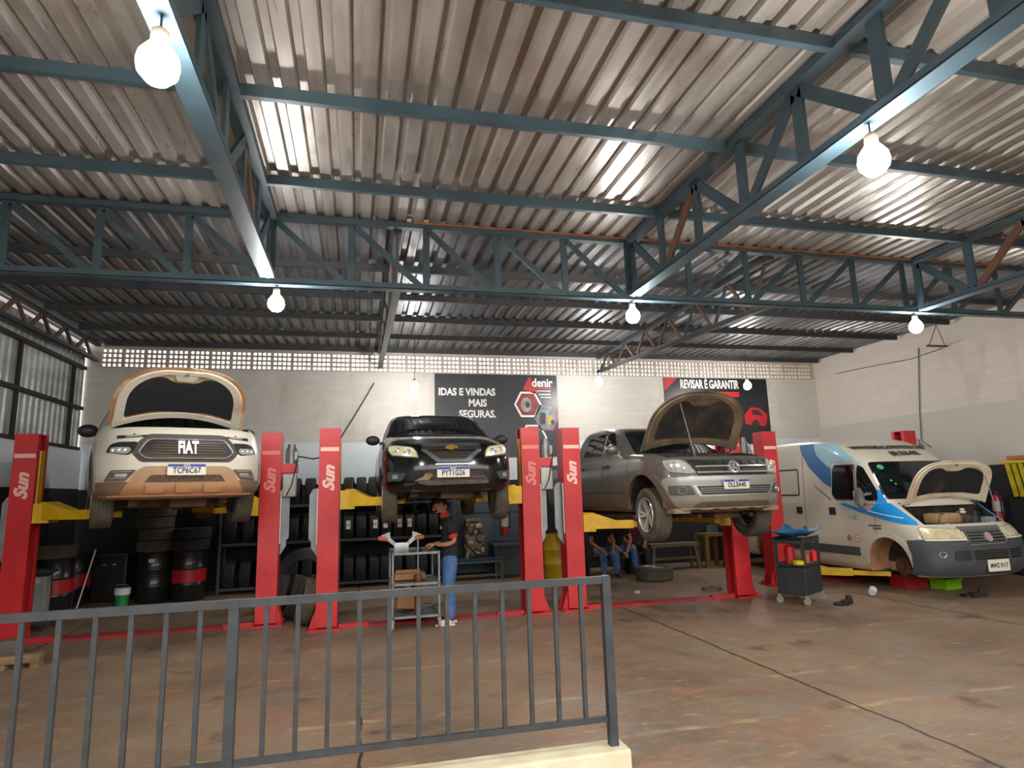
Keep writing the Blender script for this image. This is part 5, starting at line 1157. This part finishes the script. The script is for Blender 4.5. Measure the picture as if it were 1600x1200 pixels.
# ================================================================ benches, engine, shop clutter at the back
t = thing('work_bench', 'blue-edged steel bench carrying the bare engine at the back wall', 'bench', (2.36, 13.42, 0))
B().box((0, 0, .41), (1.2, .6, .04)).build('bench_top', mat('bench_blue', '#34536a', .6, .1, '#5f5648', .8, 3), t); q = B(); q.box((0, -.29, .37), (1.2, .02, .07)); q.build('bench_apron', mat('bench_blue', '#34536a'), t)
for x in (-.56, .56):
    for y in (-.26, .26): B().box((x, y, .195), (.07, .07, .39)).build('leg', mat('bench_tan', '#5f574b', .7, 0, '#4a443b', .6, 5), t)
B().box((0, -.26, .09), (1.1, .05, .05)).build('stretcher', mat('bench_tan', '#5f574b'), t)
t = thing('bare_engine', 'greasy bare engine block standing on the blue-edged bench', 'engine', (2.38, 13.4, .43))
em = mat('greasy_alloy', '#85745a', .45, .5, '#2c241d', .9, 9); rnd = random.Random(3)
q = B(); q.box((0, 0, .26), (.42, .36, .46), bev=.04); q.box((0, 0, .60), (.38, .28, .22), bev=.03); q.box((-.02, 0, .76), (.34, .22, .10), bev=.03); q.build('engine_block', em, t, True)
for k in range(16):
    B().box((rnd.uniform(-.20, .20), -.2+rnd.uniform(-.03, .03), rnd.uniform(.08, .75)), (rnd.uniform(.05, .14), .08, rnd.uniform(.03, .10)), (0, rnd.uniform(-.4, .4), 0), bev=.012).build('engine_casting', (mat('bright_casting', '#b9ab8c', .4, .5, '#6d5f4a', .7, 14), em, steel_dark)[k % 3], t, True)
for x, z, r in ((-.12, .22, .10), (.1, .42, .07), (-.1, .60, .055)):
    q = B(); q.cyl((x, -.27, z), (x, -.18, z), r, seg=22); q.cyl((x, -.28, z), (x, -.26, z), r*.4, seg=14); q.build('pulley', engine_metal, t, True)
B().bar((-.20, -.26, .02), (-.14, -.24, .25), .06, .05).build('engine_bracket', mat('bright_casting', '#b9ab8c'), t)
B().tube([(-.15, -.22, .65), (-.25, -.27, .5), (-.2, -.28, .3), (.0, -.27, .1), (.2, -.25, .05)], .018).build('hose', black_rubber, t, True)
q = B(); q.box((0, 0, .02), (.3, .3, .03)); q.build('engine_foot', steel_dark, t)
tag(B().lathe([(0.0001, 0), (.07, 0), (.075, .18), (.05, .2), (0.0001, .2)], 20).build('oil_can', mat('can_brown', '#5c4c3b', .5, .3), None, True), 'small brown can on the right end of the engine bench', 'can').location = (2.86, 13.3, .43)
t = thing('steel_partition', 'dark slate panelled partition behind the bare engine', 'partition', (2.72, 13.82, 0)); pm = mat('partition_slate', '#3d4852', .6, .1, '#4d5a64', .7, 2); B().box((0, 0, .95), (1.75, .05, 1.75)).build('panel', pm, t)
for z in (.12, .75, 1.38, 1.82): B().box((0, -.035, z), (1.75, .03, .06)).build('rail', pm, t)
for x in (-.84, .84): B().box((x, -.03, .93), (.06, .05, 1.86)).build('stile', pm, t)
t = thing('fire_extinguisher', 'red fire extinguisher hung on the dark wall left of the second lift right post', 'fire extinguisher', (3.13, 13.66, .86))
ext_r = mat('extinguisher_red', '#a3161c', .35, coat=.4)
def extinguisher(t):
    B().lathe([(0.0001, 0), (.075, 0), (.08, .02), (.08, .40), (.06, .46), (.03, .48), (0.0001, .48)], 24).build('cylinder', ext_r, t, True)
    B().lathe([(.0805, .17), (.082, .17), (.082, .36), (.0805, .36)], 24).build('label_sleeve', mat('label_grey', '#b5b0aa', .5, 0, '#8c8781', .5, 20), t)
    q = B(); q.cyl((0, 0, .48), (0, 0, .53), .025, seg=14); q.box((.02, -.03, .545), (.03, .13, .02)); q.build('valve', steel_dark, t); B().tube([(.03, 0, .51), (.11, -.03, .45), (.1, -.03, .25), (.09, -.03, .12)], .012).build('hose', black_rubber, t)
    B().box((0, .10, .25), (.04, .07, .3)).build('wall_bracket', steel_dark, t)
extinguisher(t)
tag(B().box((3.36, 13.975, .92), (.15, .03, .15), bev=.006).build('socket_box', mat('socket_cream', '#a59c86', .6)), 'cream wall socket box under the fire extinguisher', 'socket')
t = thing('steel_table', 'dark grey steel table with side panel left of the yellow drum', 'table', (3.35, 13.45, 0)); tm = mat('table_grey', '#3f464a', .6, .2, '#31373a', .6, 3); B().box((0, 0, .66), (1.15, .6, .05)).build('table_top', tm, t)
for x in (-.54, .54):
    for y in (-.27, .27): B().box((x, y, .32), (.06, .06, .64)).build('leg', tm, t)
B().box((-.2, -.24, .34), (.62, .02, .55)).build('side_panel', tm, t); B().box((0, -.27, .1), (1.05, .04, .04)).build('stretcher', tm, t)
t = thing('bench_seat', 'pale wooden bench frame behind the wheel lying on the floor', 'bench', (6.75, 13.0, 0)); wdm = mat('weathered_wood', '#6b5f4c', .8, 0, '#574c3c', .7, 6, stretch=(1, 6, 6)); B().box((0, 0, .52), (1.15, .34, .07)).build('seat', wdm, t); B().box((0, -.1, .24), (1.1, .08, .05)).build('stretcher', wdm, t)
for x in (-.52, .52):
    for y in (-.12, .12): B().bar((x*1.08, y*1.3, 0), (x*.95, y, .49), .06, .05, (0, 1, 0)).build('leg', wdm, t)
t = thing('stool_frame', 'ochre painted stand of square legs beside the pale bench', 'stand', (7.72, 13.0, 0)); om = mat('ochre_paint', '#7a5a17', .6, 0, '#5c4519', .7, 5); B().box((0, 0, .70), (.52, .45, .06)).build('top', om, t)
for x in (-.22, .22):
    for y in (-.19, .19): B().box((x, y, .335), (.08, .08, .67)).build('leg', om, t)
tag(B().box((8.32, 13.9, .74), (.30, .03, .22), bev=.005).build('wall_notice', mat('notice_blue', '#44606c', .6)), 'small blue-grey notice on the dark wall right of the ochre stand', 'notice')

# ================================================================ steel cart with suspension parts
t = thing('parts_cart', 'bare steel three-level cart with suspension parts beside the mechanic', 'cart', (.77, 9.2, 0)); W_, D_ = .62, .80
for x in (-W_/2, W_/2):
    for y in (-D_/2, D_/2):
        B().box((x, y, .56), (.025, .025, .88)).build('upright', light_steel, t)
        q = B(); q.cyl((x-.014, y, .055), (x+.014, y, .055), .055, seg=18); q.box((x, y, .11), (.045, .03, .04)); q.build('caster', mat('caster_grey', '#8c8a86', .5), t, True)
for z, nm in ((.16, 'bottom'), (.58, 'middle'), (.98, 'top')):
    q = B()
    for y in (-D_/2, D_/2): q.box((0, y, z), (W_, .025, .03))
    for x in (-W_/2, W_/2): q.box((x, 0, z), (.025, D_, .03))
    q.box((0, 0, z-.005), (W_, D_, .008)); q.build('shelf', light_steel, t)
t = thing('suspension_jig', 'silver bracket with two orange-tipped arms on top of the steel cart', 'car part', (.58, 8.95, .985)); sm = mat('cast_silver', '#a5a8ac', .4, .6, '#7d8084', .6, 9)
q = B(); q.box((0, 0, .07), (.20, .14, .14), bev=.015)
for sg in (-1, 1):
    q.bar((sg*.08, 0, .11), (sg*.17, 0, .19), .06, .05); q.bar((sg*.17, 0, .17), (sg*.19, 0, .27), .05, .06); q.bar((sg*.15, .02, .27), (sg*.27, .02, .22), .02, .03)
q.build('bracket', sm, t, True)
for sg in (-1, 1): q = B(); q.cyl((sg*.18, 0, .19), (sg*.31, 0, .20), .035, .03, 14); q.build('orange_bush', mat('orange_rubber', '#c4603a', .6, 0, '#8c3f24', .5, 12), t, True)
t = thing('shock_absorber', 'rust-red shock absorber with long bare rod standing inside the steel cart', 'shock absorber', (.80, 8.86, .175)); rr_ = mat('rust_red', '#6b2f22', .6, .1, '#4f2419', .6, 8)
q = B(); q.cyl((0, 0, 0), (0, 0, .46), .052, seg=20); q.cyl((0, 0, .46), (0, 0, .52), .066, .05, seg=20); q.cyl((0, 0, .3), (0, 0, .34), .085, seg=20); q.build('damper_body', rr_, t, True)
B().cyl((0, 0, .52), (0, 0, 1.0), .013, seg=12).build('piston_rod', light_steel, t, True)
q = B(); q.box((0, 0, .04), (.42, .3, .08)); q.box((-.02, -.02, .10), (.34, .02, .05)); tag(q.build('cardboard_tray', cardboard), 'flat cardboard tray on the middle shelf of the steel cart', 'box').location = (.72, 9.3, .595)
q = B(); q.box((0, 0, .16), (.38, .3, .3), (0, rad(8), rad(14)), bev=.02); bx_ = tag(q.build('cardboard_box', cardboard), 'crushed cardboard box on the bottom shelf of the steel cart', 'box'); bx_.location = (.70, 9.3, .19); B().box((-.02, -.165, .30), (.08, .006, .1), (0, rad(20), rad(10))).build('paper_label', stick_m, bx_)
rnd = random.Random(5)
for k in range(6):
    q = B(); q.box((0, 0, .02), (rnd.uniform(.04, .10), rnd.uniform(.04, .08), .035), (0, 0, rnd.uniform(0, 3)), bev=.008); q.cyl((0, 0, .02), (.04, .02, .05), .012, seg=8)
    tag(q.build('small_part', steel_dark if k % 2 else engine_metal, None, True), 'small greasy metal part on top of the steel cart', 'car part', 'small parts on the cart top').location = (.74+.045*k, 8.86+.09*(k % 3), .985)

# ================================================================ black trolley with tools, things around the van
t = thing('tool_trolley', 'black plastic tool trolley with closed lower bin before the third lift', 'trolley', (6.58, 8.62, 0), rad(32)); tb = mat('trolley_black', '#26282a', .6, 0, '#343638', .6, 4)
B().box((0, 0, .33), (.66, .44, .40), bev=.02).build('lower_bin', tb, t); B().box((0, 0, .56), (.68, .46, .04), bev=.01).build('middle_shelf', tb, t); q = B(); q.box((0, 0, .90), (.68, .46, .05), bev=.01); q.box((0, -.22, .94), (.68, .02, .05)); q.box((0, .22, .94), (.68, .02, .05)); q.build('top_tray', tb, t)
for x in (-.31, .31):
    for y in (-.2, .2):
        B().box((x, y, .73), (.045, .045, .33)).build('upright', tb, t); q = B(); q.cyl((x-.014, y, .05), (x+.014, y, .05), .05, seg=16); q.box((x, y, .115), (.05, .035, .04)); q.build('caster', mat('caster_grey', '#8c8a86'), t, True)
q = B(); q.box((.335, -.02, .35), (.008, .26, .26)); q.build('bin_opening', mat('bin_dark', '#0e0f10', .8), t)
q = B(); rows = []
rnd = random.Random(11)
for i in range(11):
    rows.append([Vector((-.42+.084*i, -.30+.075*j, .02+.09*((abs(i-5)/5)**2+(abs(j-4)/4)**2)+rnd.uniform(-.012, .018))) for j in range(9)])
q.grid(rows); o = q.build('blue_plastic_cover', mat('sheet_blue', '#23678f', .3, 0, '#3582ab', .7, 4, coat=.4), None, True); md = o.modifiers.new('th', 'SOLIDIFY'); md.thickness = .006
tag(o, 'crumpled blue plastic sheet on top of the black tool trolley', 'cover').location = (6.55, 8.60, .93); o.rotation_euler = (0, 0, rad(32))
q = B(); q.tube([(-.17, -.05, 0), (-.05, 0, .03), (.06, .02, .05), (.17, .08, .09)], [.022, .03, .026, .018]); q.sph((.17, .08, .1), .035); tag(q.build('air_gun', black_plastic, None, True), 'black air tool lying in the blue plastic sheet', 'tool').location = (6.50, 8.42, .985)
for nm, lab, cat, c, h, r, m, loc in (('red_can', 'tall red can on the middle shelf of the black trolley', 'can', 0, .30, .075, mat('can_red', '#a81a1e', .4), (6.36, 8.50, .58)), ('red_bottle', 'small bright red bottle on the right of the trolley middle shelf', 'bottle', 0, .17, .05, mat('bottle_red', '#d3222f', .35), (6.88, 8.63, .58))):
    q = B(); q.lathe([(0.0001, 0), (r, 0), (r, h*.8), (r*.5, h*.9), (r*.4, h), (0.0001, h)], 22); tag(q.build(nm, m, None, True), lab, cat).location = loc
q = B(); q.lathe([(.05, 0), (.085, 0), (.085, .055), (.05, .055)], 26, closed=True); tag(q.build('tape_roll', mat('tape_yellow', '#c9b414', .4), None, True), 'roll of yellow tape on the front edge of the trolley shelf', 'tape').location = (6.38, 8.34, .58)
q = B(); q.lathe([(0.0001, 0), (.04, 0), (.045, .12), (0.0001, .13)], 16); tag(q.build('orange_bottle', mat('bottle_orange', '#b8562a', .4), None, True), 'orange bottle between the cans on the black trolley', 'bottle').location = (6.62, 8.46, .58)
def crate(x, y, rz, d, m, label):
    t = thing('plastic_crate', label, 'crate', (x, y, 0), rad(rz)); a, b, c = d; q = B()
    q.box((0, 0, .012), (a, b, .024))
    for sx in (-1, 1): q.box((sx*a/2, 0, c/2), (.02, b, c)); q.box((0, sx*b/2, c/2), (a, .02, c))
    for sx in (-1, 1): q.box((sx*(a/2+.012), 0, c-.02), (.03, b+.04, .03)); q.box((0, sx*(b/2+.012), c-.02), (a+.04, .03, .03))
    q.build('crate_body', m, t); return t
crate(9.42, 8.72, 8, (.36, .26, .17), mat('lime_plastic', '#78b81c', .45), 'lime green plastic bin on the floor under the van front')
crate(9.02, 9.05, -6, (.42, .34, .22), mat('crate_red', '#96171a', .5), 'red plastic bin on the floor under the van')
def caliper(x, y, rz, label):
    q = B(); q.box((0, 0, .035), (.26, .10, .07), (0, 0, .2), bev=.015); q.box((-.14, .03, .02), (.14, .12, .04), bev=.01); q.cyl((.06, 0, .05), (.06, 0, .12), .045, seg=14); q.box((.14, .04, .03), (.12, .05, .05), (0, .2, .5), bev=.01)
    o = tag(q.build('brake_caliper', mat('greasy_dark', '#221f1d', .7, .2, '#3a342f', .6, 9), None, True), label, 'car part'); o.location = (x, y, 0); o.rotation_euler = (0, 0, rad(rz))
caliper(6.98, 8.15, 20, 'dark greasy brake part on the floor beside the black trolley'); caliper(9.12, 7.92, -12, 'dark greasy brake part on the floor under the van bumper'); 
q = B(); q.lathe([(0.0001, 0), (.05, 0), (.06, .10), (.056, .10), (.045, .01), (0.0001, .01)], 20, rot=(0, rad(70), .6)); tag(q.build('paper_cup', mat('cup_white', '#bfc3c4', .7), None, True), 'crushed white paper cup on the floor beside the van', 'cup').location = (7.80, 8.55, .055)
q = B(); q.box((0, 0, .03), (.1, .07, .05), (0, 0, .4), bev=.02); tag(q.build('rag', mat('rag_cream', '#b8ad95', .9), None, True), 'small crumpled pale rag on the floor by the third lift base', 'rag').location = (4.62, 10.25, 0)
t = thing('wood_block', 'rough pale log block with chopped ends at the left lift base', 'wood', (-3.98, 8.83, 0)) if False else None
q = B(); q.box((0, 0, .10), (.42, .17, .09), (0, 0, .1), bev=.02); q.box((-.15, 0, .03), (.09, .15, .07), bev=.01); q.box((.16, .02, .03), (.08, .15, .07), bev=.01); tag(q.build('wooden_bracket', mat('raw_wood', '#8c7352', .85, 0, '#5f4c35', .7, 5), None, True), 'worn wooden block on two feet on the floor before the leftmost red post', 'wood block').location = (-3.62, 8.42, 0)
q = B(); q.box((0, 0, .11), (.22, .2, .22), bev=.04); tag(q.build('concrete_lump', mat('lump_grey', '#6a625a', .9, 0, '#4e4740', .7, 7), None, True), 'grey lump against the foot of the leftmost red post', 'block').location = (-3.95, 8.95, 0)
# right wall: shelf of bottles, yellow slats, extinguisher, cable bracket
t = thing('yellow_slat_rack', 'rack of upright yellow slats under an orange bar against the right wall', 'rack', (11.66, 8.85, 0), rad(-90)); ys = mat('slat_yellow', '#c5b022', .5, 0, '#9c8a1c', .7, 5)
for k in range(5): B().bar((-.20+.12*k, -.02, 1.42), (-.30+.12*k, 0, 2.02), .075, .03, (0, 1, 0)).build('slat', ys, t)
B().box((0, 0, 2.05), (.8, .1, .05)).build('cross_bar', ys, t); B().box((.0, 0, 2.12), (.5, .12, .07), bev=.01).build('orange_bar', mat('orange_wood', '#a8612a', .7), t); B().box((.05, .07, 1.0), (.9, .05, 2.0)).build('back_board', mat('board_black', '#17181a', .8), t)
t = thing('fire_extinguisher', 'grey-labelled fire extinguisher on the right wall beside the raised van hood', 'fire extinguisher', (11.655, 9.45, .98), rad(-90)); extinguisher(t)
t = thing('tool_cabinet', 'black cabinet against the right wall behind the van hood', 'cabinet', (11.25, 10.7, 0)); B().box((0, 0, .98), (1.0, .9, 1.96), bev=.01).build('cabinet_body', mat('board_black', '#17181a'), t); B().box((-.505, 0, 1.0), (.012, .84, 1.8)).build('door', mat('cabinet_door', '#202225', .5), t)
t = thing('wall_bracket', 'rusty hanging bracket with thin wires high on the right wall', 'bracket', (11.75, 10.1, 4.48)); B().box((-.2, 0, 0), (.5, .06, .03)).build('arm', steel_rust, t); q = B(); q.tube([(-.4, 0, .01), (-.15, 0, .45)], .006); q.tube([(0, 0, .01), (-.15, 0, .45)], .006); q.build('stay', steel_dark, t)
tag(B().tube([(11.78, 10.75, 4.6), (11.775, 10.85, 3.9), (11.78, 10.95, 3.2), (11.775, 11.0, 2.6), (11.78, 10.8, 2.45)], .012).build('wall_cable', mat('cable_grey', '#6f695f', .7)), 'grey cable hanging down the white right wall', 'cable')
tag(B().tube([(11.78, 13.2, 4.50), (11.78, 12.0, 4.46), (11.78, 11.0, 4.40), (11.78, 10.2, 4.46)], .010).build('wall_cable', mat('cable_grey', '#6f695f')), 'thin cable sagging along the top of the right wall to the rusty bracket', 'cable')
pts = []
for k in range(13):
    s = k/12; pts.append((.31-.75*s-.1*s*(1-s), YB-.03-3.2*s*0-0.0, 4.24-1.3*s-.25*s*(1-s)))
tag(B().tube(pts, .011).build('hanging_cable', black_plastic), 'black cable hanging down the back wall from the vent blocks', 'cable')
q = B(); q.tube([(-.90, 9.9, 2.38), (-.8, 9.8, 2.36), (-.65, 9.6, 2.32), (-.50, 9.42, 2.34), (-.40, 9.36, 2.34)], .010); tag(q.build('power_cable', black_plastic), 'black power cable slung from the left lift motor to the second lift', 'cable')

# ================================================================ people
def head(parent, loc, rot, R=.105, cap=False):
    """head with eyes, nose, mouth, ears; local -Y is the face"""
    q = B(); q.sph((0, 0, 0), R, (.78, .93, 1.12), 26)
    for v in q.bm.verts:
        if v.co.z < 0 and v.co.y < .2*R: v.co.x *= 1+.28*v.co.z/R; 
        if v.co.y < -R*.55: v.co.y = -R*.55+(v.co.y+R*.55)*.75
    q.sph((0, -R*.92, -R*.05), R*.16, (.75, 1.1, 1.5), 12); q.sph((0, -R*.72, -R*.62), R*.30, (1, .7, .55), 12)
    for s in (-1, 1): q.sph((s*R*.80, R*.05, -R*.02), R*.26, (.35, .7, 1.05), 12)
    bmesh.ops.transform(q.bm, matrix=TM(loc, rot), verts=q.bm.verts[:]); h = q.build('head', skin_mat, parent, True, 80)
    def put(q, nm, m): bmesh.ops.transform(q.bm, matrix=TM(loc, rot), verts=q.bm.verts[:]); return q.build(nm, m, h, True, 80)
    q = B()
    for s in (-1, 1): q.sph((s*R*.33, -R*.78, R*.08), R*.11, (1.2, .5, .7), 10)
    put(q, 'eyes', mat('eye_dark', '#2a211c', .3))
    q = B(); q.box((0, -R*.80, -R*.48), (R*.42, R*.08, R*.07), bev=.002); put(q, 'mouth', mat('lip', '#8a5045', .6))
    q = B(); q.sph((0, R*.06, R*.16), R*1.05, (.80, .96, 1.06), 24)
    bmesh.ops.delete(q.bm, geom=[v for v in q.bm.verts if (v.co.z < R*.35 and v.co.y < -R*.30) or v.co.z < -R*.45 or (v.co.y < R*.2 and v.co.z < R*.12)], context='VERTS'); put(q, 'hair', hair_mat); return h
def hand(parent, wrist, fwd, palm_dn, curl=.7, s=1.0, left=1):
    """palm, four bent fingers of different lengths and a thumb from the palm's side"""
    f = Vector(fwd).normalized(); n = Vector(palm_dn).normalized(); x = f.cross(n).normalized()*left; n = x.cross(f)*left; w = Vector(wrist); ch = []
    c0 = w+f*.045*s
    ch.append([('w', w, .024*s), ('p', c0, (.036*s, .018*s)), ('k', w+f*.085*s, (.036*s, .015*s))])
    for i, (o, l) in enumerate(((-.028, .072), (-.0095, .082), (.0095, .076), (.027, .06))):
        b = w+f*.088*s+x*o*s; k1 = b+(f*math.cos(curl*.5)+n*math.sin(curl*.5))*l*.45*s; k2 = k1+(f*math.cos(curl*1.4)+n*math.sin(curl*1.4))*l*.33*s; k3 = k2+(f*math.cos(curl*2.1)+n*math.sin(curl*2.1))*l*.25*s
        ch.append([('k', None, 0), (f'a{i}', b, .0095*s), (f'b{i}', k1, .0088*s), (f'c{i}', k2, .0082*s), (f'd{i}', k3, .007*s)])
    b = w+f*.03*s-x*.03*s; ch.append([('p', None, 0), ('t0', b, .012*s), ('t1', b+(f*.6-x*.6+n*.3)*.04*s, .0105*s), ('t2', b+(f*.9-x*.5+n*.7)*.065*s, .0085*s)])
    return skinned('hand', ch, skin_mat, parent, 1)
def P3(*a): return tuple(a)
def mechanic():
    t = thing('person', 'standing person in black polo with red collar and blue jeans working at the steel cart', 'person', (1.24, 8.98, 0))
    # faces -X; local coordinates: x forward is negative
    body = [[('pel', (.0, 0, .93), .085), ('ab', (.015, 0, 1.08), .09), ('ch', (.01, 0, 1.26), .10), ('up', (-.015, 0, 1.39), .075), ('nk', (-.05, 0, 1.47), .052), ('nk2', (-.085, 0, 1.54), .05)]]
    for s in (-1, 1):
        body.append([('up', None, 0), (f's{s}', (-.01, s*.165, 1.375), .048), (f'u{s}', (.02, s*.205, 1.25), .046), (f'e{s}', (.055 if s < 0 else .05, s*.225, 1.115), .038), (f'f{s}', (-.07, s*.19, 1.075), .034), (f'w{s}', (-.20, s*.10, 1.075), .026)])
        body.append([('pel', None, 0), (f'h{s}', (.0, s*.09, .86), .06), (f'k{s}', (-.015+.02*s, s*.10, .50), .05), (f'c{s}', (.02+.02*s, s*.10, .32), .05), (f'an{s}', (.02+.03*s, s*.10, .09), .035)])
    bo = skinned('body', body, skin_mat, t)
    shirt = [[('hem', (.005, 0, .84), (.13, .155)), ('pel', (.005, 0, .90), (.135, .165)), ('ab', (.015, 0, 1.06), (.125, .16)), ('ch', (.01, 0, 1.24), (.13, .17)), ('up', (-.01, 0, 1.37), (.10, .13)), ('nk', (-.04, 0, 1.44), .07)]]
    for s in (-1, 1): shirt.append([('up', None, 0), (f's{s}', (-.01, s*.17, 1.385), .078), (f'u{s}', (.015, s*.205, 1.27), .066), (f'v{s}', (.03, s*.215, 1.20), .062)])
    skinned('polo_shirt', shirt, cloth_black, t)
    for s in (-1, 1): B().cyl((.026, s*.213, 1.215), (.038, s*.219, 1.165), .066, .064, 20).build('sleeve_cuff', cloth_red, t, True)
    B().lathe([(.064, -.02), (.074, -.02), (.066, .035), (.056, .035)], 22, closed=True, rot=(0, rad(-28), 0), c=(-.058, 0, 1.468)).build('collar', cloth_red, t, True)
    B().box((-.118, -.07, 1.30), (.006, .035, .045), (0, 0, .4)).build('chest_badge', mat('badge_pale', '#b8a8a2', .6), t)
    jeans = [[('wst', (.005, 0, .99), (.115, .145)), ('pel', (.005, 0, .93), (.125, .155)), ('cr', (.005, 0, .86), (.125, .16))]]
    for s in (-1, 1): jeans.append([('cr', None, 0), (f'h{s}', (.0, s*.095, .72), .108), (f'k{s}', (-.015+.02*s, s*.10, .50), .085), (f'c{s}', (.02+.02*s, s*.10, .30), .074), (f'an{s}', (.02+.03*s, s*.10, .06), .07)])
    skinned('jeans', jeans, denim, t)
    for s in (-1, 1):
        skinned('shoe', [[('h', (.05+.03*s, s*.10, .05), .045), ('m', (-.05+.03*s, s*.10, .045), .042), ('t', (-.14+.03*s, s*.105, .035), .035)]], shoe_white if s < 0 else shoe_dark, t)
        B().box((-.045+.03*s, s*.10, .012), (.27, .085, .024), bev=.01).build('shoe_sole', mat('sole_pale', '#d8c7b4', .6), t)
    head(t, (-.125, 0, 1.615), (rad(34), 0, rad(-90)), .112)
    for s in (-1, 1): hand(t, (-.20, s*.10, 1.075), (-.9, -s*.35, -.05), (0, -s*.2, -1), .95, 1.0, s)
    return t
mechanic()
def sitter(loc, rz, label, shirt_m, pants_m, lean=.0, knees=((-.1, -.40, .50), (.1, -.40, .50)), feet=((-.12, -.48, .06), (.12, -.48, .06)), hands=None, hd=(0, 0), bare=True):
    """seated on the bench, local -Y forward, hips at .5"""
    t = thing('person', label, 'person', loc, rad(rz), 'people sitting at the back'); L = lean
    nk = Vector((0, -.10*L*2, 1.03)); up = Vector((0, -.09*L*2, .95)); ch = Vector((0, -.05*L*2, .80))
    H = hands or ((-.12, -.36, .56), (.12, -.36, .56))
    E = [Vector((s*.25, (up.y+H[i][1])/2+.06, .70)) for i, s in ((0, -1), (1, 1))]
    body = [[('pel', (0, 0, .53), .11), ('ab', (0, -.03*L, .66), .105), ('ch', ch, .12), ('up', up, .09), ('nk', nk, .055), ('nk2', nk+Vector((0, -.02, .07)), .05)]]
    for i, s in ((0, -1), (1, 1)):
        body.append([('up', None, 0), (f's{s}', up+Vector((s*.17, 0, -.005)), .062), (f'u{s}', (up+Vector((s*.20, 0, -.02))+E[i])/2, .047), (f'e{s}', E[i], .04), (f'w{s}', H[i], .027)])
        body.append([('pel', None, 0), (f'h{s}', (s*.09, -.06, .50), .088), (f'k{s}', knees[i], .062), (f'c{s}', (Vector(knees[i])*.6+Vector(feet[i])*.4), .052), (f'a{s}', feet[i], .036)])
    skinned('body', body, skin_mat, t)
    sh = [[('pel', (0, 0, .50), (.165, .13)), ('ab', (0, -.03*L, .66), (.165, .125)), ('ch', ch, (.18, .13)), ('up', up, (.14, .10)), ('nk', nk-Vector((0, 0, .03)), .07)]]
    for i, s in ((0, -1), (1, 1)): m_ = (up+Vector((s*.20, 0, -.02)))*.45+E[i]*.55; sh.append([('up', None, 0), (f's{s}', up+Vector((s*.175, 0, -.005)), .078), (f'v{s}', m_, .066)])
    skinned('shirt', sh, shirt_m, t)
    pn = [[('pel', (0, 0, .50), (.16, .12)), ('cr', (0, -.06, .49), (.15, .105))]]
    for i, s in ((0, -1), (1, 1)): pn.append([('cr', None, 0), (f'h{s}', (s*.10, -.16, .50), .10), (f'k{s}', knees[i], .08), (f'c{s}', (Vector(knees[i])*.55+Vector(feet[i])*.45), .072), (f'a{s}', Vector(feet[i])+Vector((0, 0, .03)), .066)])
    skinned('trousers', pn, pants_m, t)
    for i, s in ((0, -1), (1, 1)):
        f = Vector(feet[i]); skinned('shoe', [[('h', f+Vector((0, .05, -.005)), .045), ('m', f+Vector((0, -.06, -.015)), .042), ('t', f+Vector((0, -.15, -.025)), .034)]], shoe_dark, t)
        hand(t, H[i], (-s*.3, -.8, -.4), (0, .2, -1), .6, 1.0, s)
    head(t, tuple(nk+Vector((0, -.05, .185))), (rad(hd[0]), 0, rad(hd[1])), .11); return t
sitter((4.88, 12.55, 0), 4, 'person in black shirt and pale jeans sitting leftmost behind the third lift arm', cloth_black, denim_dark, .3, knees=((-.11, -.38, .50), (.13, -.36, .49)), feet=((-.12, -.42, .07), (.20, -.34, .07)))
sitter((5.36, 12.85, 0), 0, 'person in black shirt and blue jeans sitting with hands between spread knees', cloth_black, denim, .9, knees=((-.17, -.38, .50), (.26, -.32, .50)), feet=((-.14, -.40, .07), (.30, -.30, .07)), hands=((-.02, -.42, .47), (.06, -.42, .46)), hd=(22, 0))
sitter((5.86, 13.1, 0), -6, 'person in maroon shirt and dark trousers sitting beside the blue-jeaned person', cloth_maroon, mat('dark_trousers', '#23232a', .9), .7, knees=((-.08, -.36, .49), (.18, -.36, .49)), feet=((-.06, -.40, .07), (.20, -.42, .07)), hands=((-.12, -.30, .58), (.17, -.34, .60)))
for (x, y, sx, lb) in ((5.12, 12.62, 1.1, 'long dark bench under the two people in black shirts'), (5.95, 13.12, .6, 'dark box seat under the person in the maroon shirt')):
    t = thing('bench_seat', lb, 'bench', (x, y+.14, 0)); B().box((0, 0, .36), (sx, .34, .06)).build('seat', mat('dark_bench', '#22211f', .7, 0, '#2f2c29', .6, 5), t)
    for dx in (-sx*.43, sx*.43): B().box((dx, 0, .165), (.06, .3, .33)).build('leg', mat('dark_bench', '#22211f'), t)
